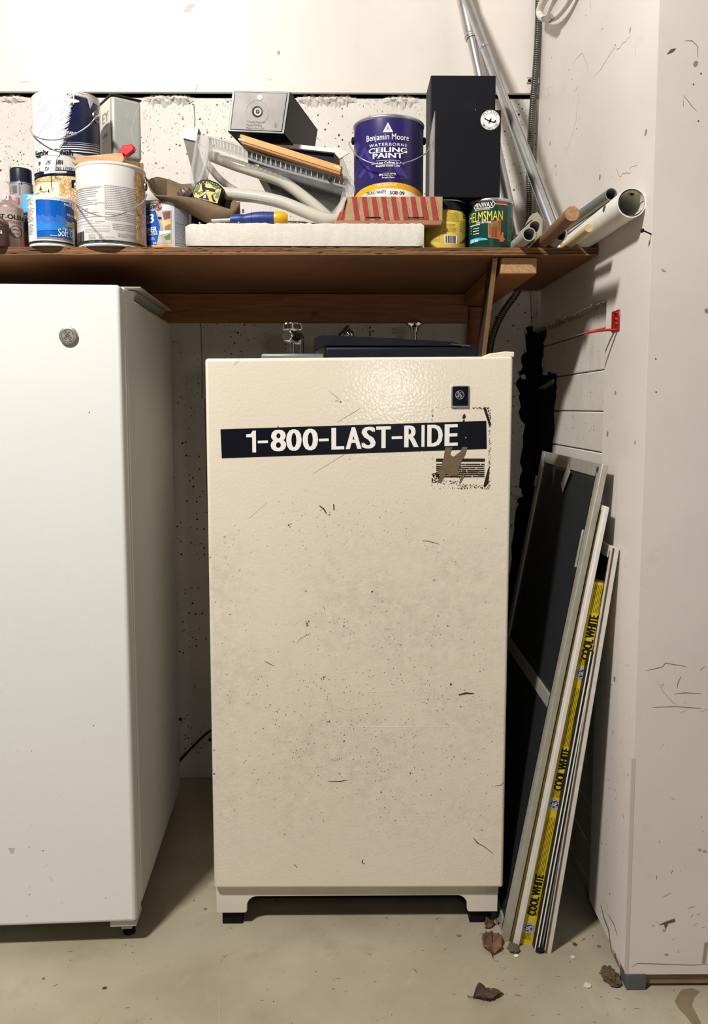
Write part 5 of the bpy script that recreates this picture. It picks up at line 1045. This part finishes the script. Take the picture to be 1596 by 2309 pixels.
obj('grey_side', prism(BM(), [(a_.x - .0006, Yb + .002, a_.z + .001), (a_.x - .0006, Yb + .118, a_.z + .001), (a_.x - .0006, Yb + .118, b_.z - .03), (a_.x - .0006, Yb + .002, b_.z - .002)], (.0008, 0, 0)), mat('#7f7f7e', .25), K2)
stx = obj('round_sticker', tube(BM(), [A(1105, 271, Yb), A(1105, 271, Yb) + Vector((0, -.0010, 0))], .0225, 48), WHITEP, K2)
p = Print(Pln((0, Yb - .0011, 0), (1, 0, 0), (0, 0, 1))); p.disc('sticker_print', INK, 1, (1105, 271), .0218, .0213, n=40); p.disc('sticker_print', INK, 1, (1105, 271), .0160, .0156, n=36)
u, v = p.mp.uv(1105, 271)
for s_, R_, a0, a1, fl in (('FLY SAFE', .0186, 2.45, .70, 0), ('X-RAYABLE ITEM', .0186, 3.62, 5.80, 1)):
    for i, ch in enumerate(s_):
        if ch == ' ': continue
        a = a0 + (a1 - a0) * i / (len(s_) - 1); h_ = .0034; w_ = .0022 if ch != 'I' else .0008; vs_, fs = text2d(ch, .04)
        cx_, cz_ = u + R_ * math.cos(a), v + R_ * math.sin(a); rot = a - PI / 2 if not fl else a + PI / 2
        p.raw('sticker_print', INK, 2, [(cx_ + (x - .5) * w_ * math.cos(rot) - (y - .5) * h_ * math.sin(rot), cz_ + (x - .5) * w_ * math.sin(rot) + (y - .5) * h_ * math.cos(rot)) for x, y in vs_], fs)
PLN = [(-1, .32), (-.72, .30), (-.5, .10), (-.12, -.02), (.08, .34), (.20, .30), (.14, -.10), (.62, -.24), (.80, .02), (.92, 0), (.86, -.34), (.66, -.42), (.1, -.28), (-.22, -.52), (-.32, -.48), (-.14, -.20), (-.6, -.02), (-.86, .14)]
p.poly('sticker_print', INK, 2, [(u + .0145 * x, v + .0145 * y) for x, y in PLN], True); p.done(K2)

# --- yellow glue jar and green varnish can
Y6 = 2.02; z6 = a_.z - .0008; x6 = A(1003, 500, Y6).x; r6 = .0495
t = thing('yellow_jar', (x6, Y6, ZS), 'yellow-labelled jar with a black lid under the black box', 'jar')
obj('body', lathe(BM(), x6, Y6, [(0, ZS), (r6 * .95, ZS), (r6, ZS + .004), (r6, z6 - .034), (r6 * .93, z6 - .026), (r6 * .9, z6 - .024)], 56), mat('#d8bd4e', .4, var=.08), t, smooth=40)
obj('lid', lathe(BM(), x6, Y6, [(r6 * .9, z6 - .0245), (r6 * .95, z6 - .024), (r6 * .95, z6 - .003), (r6 * .9, z6), (0, z6)], 56), BLACK, t, smooth=40); obj('lid_rim', lathe(BM(), x6, Y6, [(r6 * .955, z6 - .004), (r6 * .975, z6 - .002), (r6 * .93, z6 - .0002)], 56), STEEL, t, smooth=50)
p = Print(Cyl(x6, Y6, r6)); GK = mat('#6f5a1c', .5); p.fine('fine_print', GK, 1, (1001, 474, 1036, 500), 13, .9); p.fine('fine_print', GK, 1, (1001, 504, 1030, 524), 7, .8); p.fine('fine_print', GK, 1, (968, 500, 996, 546), 18, .85); p.fine('fine_print', mat('#3e5a34', .5), 1, (1036, 494, 1048, 525), 8, .9)
p.rect('label_seam', mat('#a88f38', .5), 1, (998, 470, 999, 548)); p.rect('barcode_field', WINK, 1, (1002, 530, 1030, 549)); p.barcode('barcode', INK, 2, (1004, 531, 1027, 548)); p.text('lettering', INK, 2, 'Glue', (1043, 483, 1056, 496), .01); p.poly('brown_corner', mat('#5b4326', .5), 1, [(1050, 530), (1050, 549), (1034, 549)]); p.rect('red_line', RED, 2, (1001, 472, 1014, 473)); p.done(t)
Y7 = 2.015; r7 = .0525
t, cx, cy_ = make_can('varnish_quart_can', 1058, 1155, Y7, r7, ZS, z6, 'green quart varnish can with a wooden door picture, under the black box', mat('#103f33', .3, var=.05), STEEL)
p = Print(cy_); tab = [(1066, 463), (1073, 454), (1109, 452), (1115, 459), (1110, 467), (1072, 471)]
p.poly('black_name_plate', WINK, 1, [(1065, 463), (1072, 453), (1110, 451), (1117, 459), (1111, 468.5), (1071, 472.5)]); p.poly('black_name_plate', INK, 2, tab); p.text('lettering', WINK, 3, 'MINWAX', (1071, 456, 1112, 468), .008)
p.rect('red_line', mat('#a92f35', .4), 1, (1117, 455, 1144, 460)); p.rect('red_line', WS2, 1, (1117, 460, 1144, 461.3)); p.text('lettering', WINK, 2, 'INDOOR/OUTDOOR', (1071, 471, 1104, 474), 0)
p.text('lettering', mat('#e8cf4c', .35), 2, 'HELMSMAN', (1060, 475, 1133, 497), .010, curve=-.001); p.text('lettering', WINK, 2, 'SPAR URETHANE', (1074, 499, 1107, 503.5), .01)
DO = mat('#a55a30', .4, var=.12, scale=90); DO2 = mat('#7c3f20', .4); p.poly('door_picture', DO, 2, [(1100, 502), (1129, 495), (1128, 541), (1100, 536)]); p.poly('door_picture', mat('#3f7a35', .4), 3, [(1109, 509), (1112, 504), (1117, 502), (1120, 508)])
for q in ([(1103, 505), (1106, 504), (1106, 528), (1103, 528)], [(1123, 500), (1126, 499), (1126, 520), (1123, 521)]): p.poly('door_picture', mat('#52602e', .4), 3, q)
for q in ([(1108, 512), (1113, 511), (1113, 534), (1108, 534)], [(1115, 511), (1120, 510), (1120, 535), (1115, 535)]): p.poly('door_picture', DO2, 3, q)
p.poly('chair_picture', mat('#b4693f', .4), 3, [(1126, 540), (1131, 524), (1135, 524), (1134, 534), (1138, 540), (1132, 546), (1126, 545)])
p.poly('blue_ribbon', mat('#3fb1d8', .35), 2, [(1061, 541), (1080, 536), (1096, 537), (1100, 541), (1080, 543), (1061, 551)]); p.text('lettering', WINK, 3, 'SATIN', (1062, 541, 1078, 547), .02)
p.fine('fine_print', WINK, 2, (1061, 505, 1082, 512), 1, 1); 
for y in (515, 521, 527): p.disc('bullet_dot', WINK, 2, (1063, y), .0012); p.fine('fine_print', WINK, 2, (1067, y - 2, 1080, y + 3), 1, 1)
p.rect('dark_stripe_edge', mat('#2f5d50', .4), 1, (1143, 462, 1152, 545)); p.done(t)

# ------------------------------------------------------------------ poles
def pole(name, b0, t0, r, label, ferr=None, m=STEEL, thick=1.0):
    b0, t0 = Vector(b0), Vector(t0); d = t0 - b0; t = thing(name, b0, label, 'pole'); fr = ferr or .5
    obj('lower_tube', tube(BM(), [b0, b0 + d * fr], r, 24), m, t, smooth=60); obj('upper_tube', tube(BM(), [b0 + d * (fr - .01), t0], r * thick, 24), m, t, smooth=60)
    R_ = max(r, r * thick); obj('ferrule', tube(BM(), cr([b0 + d * (fr - .006), b0 + d * fr, b0 + d * (fr + .006)], 3), [R_, R_ * 1.03, R_ * 1.06, R_ * 1.10, R_ * 1.06, R_ * 1.03, R_], 24), m, t, smooth=60); return t
bB, tB = A(1268, 574, 2.02), A(1046, -16, 2.47); bB.z = ZS + .001; dB = tB - bB
pole('chrome_pole', bB, tB + dB * .06, .0125, 'bright metal pole leaning from the shelf end up behind the black boxes', .72, STEEL)
b2 = bB + Vector((.027, .014, 0)); obj_t = thing('aluminium_channel', b2, 'dull grey metal channel strip leaning beside the bright pole in the corner', 'metal strip')
t2 = A(1075, 60, 2.47)
obj('channel', tube(BM(), [b2, b2 + (t2 - b2) * 1.0], .0085, 6, flat=.6), mat('#a4a39b', .45, .5), obj_t)
bA, tA = Vector((A(1182, 600, 2.34).x, 2.34, ZS + .001)), A(1041, -18, 2.50)
pole('silver_pole', bA, tA + (tA - bA) * .05, .0155, 'thick silver telescopic pole leaning behind the tall black box', .80, STEEL, 1.25)

# ------------------------------------------------------------------ rolls, dowels and pipes at the shelf end
def rod(name, px, py, r, xb, label, cat, m, hollow=0, zc=None, yb=2.45, inner=None, n=28, flat=1):
    z = zc if zc else ZS + r + .0006; e = EYE + ray(px, py) * ((z - H) / ray(px, py).z); t = thing(name, e, label, cat)
    o = obj('tube' if hollow else 'round_bar', tube(BM(), [e, Vector((xb, yb, z))], r, n, hollow=hollow, flat=flat), m, t, smooth=50); return t, e, z
t, e, z = rod('white_vinyl_roll', 1424, 457, .0285, .548, 'large white rolled sheet with brass grommets against the right wall', 'roll', mat('#e3e0d8', .35, var=.03), .93, yb=2.40)
d_ = (Vector((.548, 2.40, z)) - e).normalized()
for k, rr_ in enumerate((.0255, .0240)):
    sp = [(e + Vector((rr_ * math.cos(a), .002 + .001 * k, rr_ * math.sin(a)))) for a in [(-.8 + i * .16 + k) for i in range(36)]]; bm = BM(); vv = [[bm.verts.new(q), bm.verts.new(q + d_ * .5)] for q in sp]
    for p_, q_ in zip(vv, vv[1:]): bm.faces.new((p_[0], p_[1], q_[1], q_[0]))
    obj('inner_wrap', bm, mat('#d6d2c8', .4), t, smooth=60)
def grommet(c, nrm, r_, m): c, nrm = Vector(c), Vector(nrm).normalized(); obj('grommet', tube(BM(), [c, c + nrm * .0012], r_, 20, hollow=.55), m, t, smooth=40); obj('grommet_hole', tube(BM(), [c, c + nrm * .0006], r_ * .55, 16), BLACKM, t)
BR = mat('#9d8f45', .3, .8); fd = e + d_ * .08
grommet(fd + Vector((-.0280, 0, .008)), (-1, 0, .25), .0065, mat('#77745f', .4, .6)); grommet(e + d_ * .02 + Vector((.008, .0, .0225)), (-.3, -.6, -1), .0075, BR)
t, e, z = rod('brown_dowel', 1290, 482, .0146, .470, 'thick brown wooden dowel overhanging the shelf edge between the pipes', 'dowel', DOWEL, zc=ZS + .0150)
obj('sawn_end', tube(BM(), [e + Vector((0, -.0006, 0)), e + Vector((0, .002, 0))], .0142, 28), PINEEND, t)
rod('grey_pipe', 1193, 528, .0148, .395, 'grey plastic pipe lying on the shelf, lower of the stacked pair of pipes', 'pipe', mat('#a7a59c', .4), .86, yb=2.35)
rod('grey_pipe', 1206, 511, .0142, .412, 'grey plastic pipe resting on top of the other one beside the green can', 'pipe', mat('#a7a59c', .4), .86, zc=ZS + .040, yb=2.35)
rod('grey_pipe', 1265, 529, .0138, .500, 'grey pipe with dark bore between the brown dowel and the white roll', 'pipe', mat('#9c9a92', .4), .86, yb=2.4)
rod('dark_metal_pipe', 1378, 438, .0125, .500, 'dull grey metal pipe lying on top, behind the white roll', 'pipe', mat('#8a8a88', .4, .5), .86, zc=ZS + .062, yb=2.4)
t, e, z = rod('pale_wood_strip', 1328, 514, .0090, .522, 'short pale wooden strip lying in front of the white roll', 'wood', m_wood('pale_strip', '#b3a077', '#c9b78e', (14, 1.5, 14), .6, False), n=8)
cp = thing('beige_plastic_clip', A(1208, 500, 1.99), 'beige plastic corner piece standing behind the stacked grey pipes', 'plastic clip')
q = [(1188, 504), (1200, 482), (1212, 478), (1224, 494), (1222, 540), (1212, 540), (1208, 500), (1198, 496)]
obj('clip_body', prism(BM(), [A(x, y, 2.0) for x, y in q], (.0, .03, 0)), mat('#9c937c', .5, var=.1), cp, bevel=.001)
rg = thing('crumpled_rag', A(1168, 528, 2.06), 'grey-brown crumpled rag between the green can and the pipes', 'rag')
bm = BM(); bmesh.ops.create_icosphere(bm, subdivisions=3, radius=.026); c = A(1166, 528, 2.065); c.z = ZS + .022
for v in bm.verts: k = 1 + .22 * math.sin(v.co.x * 170) * math.sin(v.co.z * 210 + v.co.y * 90) + random.gauss(0, .03); v.co = Vector((v.co.x * k, v.co.y * k, max(v.co.z * k * .9, -.0215))) + c
obj('cloth_lump', bm, mat('#77736a', .9, var=.2), rg, smooth=50)

# ================================================================== WINDOW SCREENS, TUBE CARTON AND LITTER BESIDE THE CREAM FREEZER
def screen(name, pbx, pby, ptx, pty, ztop, depth, label, wf=.028, th=.012, rails=(), mesh=True, col=None, tz=.0):
    """frame leaning to the right: near stile from the floor point to the top point, going back by depth"""
    b_ = G(pbx, pby); Yn = b_.y; tp = A(ptx, pty, Yn); lean = Vector((tp.x - b_.x, 0, tp.z)).normalized(); Ln = (Vector((tp.x - b_.x, 0, tp.z))).length
    n_ = Vector((lean.z, 0, -lean.x)); t = thing(name, b_, label, 'window screen')
    M = frame(b_, (0, 1, 0), lean, n_); m = col or ALU        # local x: into depth, y: up the stile, z: thickness towards the wall
    obj('near_stile', box(BM(), 0, wf, .0, Ln, .002, th, M), m, t, bevel=.0015)
    obj('stile_lip', box(BM(), .002, .006, .004, Ln - .004, -.002, .0021, M), m, t)
    obj('far_stile', box(BM(), depth - wf, depth, .0, Ln, .002, th, M), m, t, bevel=.0015)
    for k, (y0, nm) in enumerate([(Ln - wf, 'top_rail'), (0, 'bottom_rail')] + [(r_, 'middle_rail') for r_ in rails]): obj(nm, box(BM(), wf + .0002, depth - wf - .0002, y0, y0 + wf, .0025, th - .0005, M), m, t, bevel=.001)
    if mesh: obj('insect_mesh', box(BM(), wf - .002, depth - wf + .002, .01, Ln - .01, th * .45, th * .45 + .0005, M), SCREEN, t)
    obj('spline', box(BM(), wf - .0005, wf + .002, .01, Ln - .01, .0015, .0026, M), BLACK, t)
    return t, M, Ln
S1, M1, L1 = screen('window_screen', 1133, 2124, 1356, 1046, 0, .545, 'largest grey screen frame, leaning nearest the cream freezer, its mesh dark', .030, .016, rails=(.545,))
obj('price_tag', box(BM(), -.018, .018, -.062, 0, -.001, -.0002, M1 @ Matrix.Translation((.235, L1 - .026, 0)) @ Matrix.Rotation(.55, 4, 'Z')), mat('#9c9686', .6), S1)
obj('corner_clip', box(BM(), .006, .022, L1 - .018, L1 - .008, -.0012, .002, M1), CHROME, S1); obj('latch', box(BM(), .030, .036, L1 - .235, L1 - .150, -.002, .004, M1), ALU, S1, bevel=.001)
obj('latch', box(BM(), .515, .540, L1 - .10, L1 - .07, -.004, .002, M1), CHROME, S1)
GOLD = mat('#8d7a45', .35, .6, .15, 30)
st = thing('brass_strip', G(1154, 2128), 'narrow brass-coloured track between the two white screen frames', 'metal strip')
b_ = G(1147, 2128); tp = A(1352, 1150, b_.y); lean = Vector((tp.x - b_.x, 0, tp.z)); Mg = frame(b_, (0, 1, 0), lean, Vector((lean.z, 0, -lean.x)))
obj('track', box(BM(), 0, .012, 0, lean.length, .004, .010, Mg), GOLD, st); obj('track_lip', box(BM(), -.001, .0012, 0, lean.length, .010, .0125, Mg), WHITEP, st)
S2, M2, L2 = screen('window_screen', 1158, 2136, 1362, 1142, 0, .50, 'white-edged screen frame standing directly behind the largest screen', .026, .012, col=mat('#d4d1ca', .4, var=.05), mesh=True)
S3, M3, L3 = screen('window_screen', 1230, 2150, 1383, 1236, 0, .46, 'shortest white-edged screen frame, closest to the right wall', .026, .013, col=mat('#cdc9c0', .4, var=.08), mesh=True)
obj('rusty_groove', box(BM(), -.0006, .003, 0, L3, -.001, .0022, M3), mat('#5c4436', .7), S3)
dk = thing('double_track', G(1212, 2145), 'dark double-grooved window track between the yellow carton and the shortest screen', 'metal strip')
b_ = G(1204, 2142); tp = A(1330, 1470, b_.y); lean = Vector((tp.x - b_.x, 0, tp.z)); Md = frame(b_, (0, 1, 0), lean, Vector((lean.z, 0, -lean.x)))
obj('track_body', box(BM(), .002, .05, 0, lean.length, 0, .020, Md), mat('#24241f', .6), dk)
for z_ in (.001, .009, .016): obj('track_fin', box(BM(), 0, .004, 0, lean.length, z_, z_ + .0022, Md), [WHITEP, STEEL, DULL][int(z_ * 100) % 3 if z_ > .005 else 0], dk)
# yellow tube carton
b_ = G(1168, 2123); Yt = b_.y - .010; tl_ = A(1340, 1314, Yt); lean = Vector((tl_.x - b_.x, 0, tl_.z)); Lt = lean.length
yc = thing('lamp_tube_carton', (b_.x, Yt, 0), 'long yellow fluorescent tube carton standing among the leaning screen frames', 'carton')
xd = Vector((lean.z, 0, -lean.x)).normalized(); My = frame((b_.x, Yt, .002), xd, (0, 1, 0), lean)     # x to the right, y back, z up the carton
obj('sleeve', box(BM(), 0, .0315, 0, .031, 0, Lt, My), mat('#d9bd22', .45, var=.06, scale=20), yc, bevel=.001)
obj('open_top_edge', box(BM(), .0004, .0311, .0004, .0306, Lt - .0002, Lt + .003, My), mat('#7a5630', .8, var=.2), yc)
up = lean.normalized(); py_ = Print(Pln(My @ Vector((0, -.0003, 0)), up, -xd)); KI = mat('#15150f', .5, var=0)
W_ = .0315
for (a0, a1) in ((.0, .028), (.105 - .012, .105), (.175, .385 - .0), (.43, .447), (.0, 0)): pass
def zf_(px, py): return py_.mp.uv(px, py)[0]
cols_ = [(1186, 2118, 2092), (1196, 2062, 2045), (1208, 1976, 1838), (1240, 1796, 1780), (1262, 1680, 1545), (1306, 1498, 1485), (1345, 1383, 1318)]
for x, ya2, yb2 in cols_:
    u0, u1 = zf_(x, ya2), zf_(x, yb2)
    for k in range(6): v = -(.0045 + k * .0033); py_.raw('black_stripe', KI, 1, [(u0, v), (u1, v), (u1, v + .0008), (u0, v + .0008)], [(0, 1, 2, 3)])
for x, yb3, yt3 in ((1190, 2062, 1968), (1252, 1781, 1684), (1322, 1487, 1385)):
    u0, u1 = zf_(x, yb3), zf_(x, yt3); py_.done(yc); py_.sets = {}; py_.text('lettering', KI, 2, 'COOL WHITE', (u0, -.0235, u1, -.0045), .06, uv=True)
    py_.text('lettering', KI, 2, 'Fluorescent', (u0, -.0268, u0 + .040, -.0240), .0, uv=True); py_.text('lettering', KI, 2, 'Crisp white light for office/utility areas', (u0 + .042, -.0275, u0 + .150, -.0240), .0, uv=True)
for x, y in ((1180, 2090), (1242, 1812), (1309, 1518)):
    u = zf_(x, y); v = -.0135; py_.done(yc); py_.sets = {}; py_.raw('logo_square', mat('#b9bbbc', .4), 2, [(u - .0125, v - .0125), (u + .0125, v - .0125), (u + .0125, v + .0125), (u - .0125, v + .0125)], [(0, 1, 2, 3)])
    py_.disc('logo_disc', mat('#16264c', .4), 3, (u, v), .0108, uv=True); script_logo(py_, 'logo_script', WINK, 4, (u, v), .0098, True)
py_.done(yc)

# --- dry leaves, paint chips, dust
def leaf(name, cx_, cy_, L, Wd, ang, curl, label, m, seed):
    r = random.Random(seed); c = G(cx_, cy_); t = thing(name, c, label, 'leaf'); bm = BM(); N2 = 14; K = 8; g = []
    for i in range(N2 + 1):
        s_ = i / N2; wdt = Wd * math.sin(PI * min(1, s_ ** .75)) * r.uniform(.82, 1.1) * .5; row = []
        for j in range(K + 1):
            q = (j / K * 2 - 1); x = (s_ - .5) * L; y = q * wdt; z = .002 + abs(q) ** 1.6 * curl * wdt * 2 + .006 * math.sin(s_ * 9 + q * 3 + seed) * (wdt / Wd * 2) + .004 * s_ * L * 10 * .3 + r.gauss(0, .0005)
            row.append(bm.verts.new((c.x + x * math.cos(ang) - y * math.sin(ang), c.y + x * math.sin(ang) + y * math.cos(ang), max(z, .001))))
        g.append(row)
    for a, b in zip(g, g[1:]):
        for j in range(K): bm.faces.new((a[j], a[j + 1], b[j + 1], b[j]))
    o = obj('blade', bm, m, t, smooth=50); sm = o.modifiers.new('thick', 'SOLIDIFY'); sm.thickness = .0006
    d = Vector((math.cos(ang), math.sin(ang), 0)); e = c - d * L * .5
    obj('stalk', tube(BM(), cr([c + d * L * .45 + Vector((0, 0, .006)), c + Vector((0, 0, .0045)), e + Vector((0, 0, .004)), e - d * L * .18 + Vector((0, .003, .0055))], 4), .0008, 6), mat('#3f2f22', .7), t, smooth=60); return t
LM = mat('#6d4f3b', .7, var=.3, scale=70, bump=.003)
leaf('dry_leaf', 1101, 2248, .066, .036, .15 + PI * 0, .35, 'crumpled dark brown dry leaf alone on the open floor', mat('#4d3a2b', .75, var=.35, scale=60, bump=.004), 3)
leaf('dry_leaf', 1109, 2128, .085, .045, PI / 2 - .15, .3, 'reddish-brown dry leaf lying at the foot of the leaning screens', LM, 5)
lc = leaf('dry_leaf', 1128, 2085, .05, .02, PI / 2 + .5, .5, 'small curled brown leaf wedged between the freezer foot and the screens', mat('#7b6350', .7, var=.3, scale=80), 9)
leaf('dry_leaf', 1104, 2087, .035, .022, .9, .5, 'tiny crumpled leaf scrap under the right foot of the cream freezer', mat('#5d4433', .75, var=.3, scale=80), 12)
def chip(cx_, cy_, s, label, col, grp=None, name='paint_chip'):
    c = G(cx_, cy_); k = 7; r = random.Random(int(cx_)); pts = [c + Vector((s * math.cos(2 * PI * i / k) * r.uniform(.5, 1.2), s * .9 * math.sin(2 * PI * i / k) * r.uniform(.5, 1.2), .0012)) for i in range(k)]
    o = obj(name, prism(BM(), [p_ - c for p_ in pts], (.0004, 0, .0012)), mat(col, .6), None); o.location = c; tag(o, label, 'paint chip' if name == 'paint_chip' else 'debris')
chip(1164, 2156, .006, 'bright white paint chip beside the dust clump at the foot of the screens', '#e8e6de'); chip(1291, 2160, .006, 'pale flake on the floor right of the shortest screen', '#c9c3ae'); chip(1324, 2224, .010, 'largest cream paint chip on the floor near the wall corner', '#cfc8b0')
chip(1034, 2111, .005, 'small grey pebble-like chip in front of the cream freezer', '#7d7362'); chip(1296, 2131, .006, 'brown crumb in the shade between the screens and the wall', '#4a3a2a')
def clump(cx_, cy_, s, label, col, sy=1):
    c = G(cx_, cy_); bm = BM(); bmesh.ops.create_icosphere(bm, subdivisions=3, radius=s)
    for v in bm.verts: k = 1 + random.gauss(0, .14); v.co = Vector((v.co.x * k, v.co.y * k * sy, max(v.co.z * .5 * k, -s * .38) + s * .39))
    o = obj('dust_clump', bm, mat(col, .95, var=.3, scale=200, bump=.004), None); o.location = c; tag(o, label, 'dust')
clump(1158, 2142, .012, 'grey dust clump at the base of the two white screen frames', '#5d554a', 1.3); clump(1376, 2208, .018, 'brown dust clump in the corner at the bottom of the right wall', '#5a4c3a', 1.5); clump(1218, 2146, .009, 'black dusty lump at the foot of the dark double track', '#1d1b18')
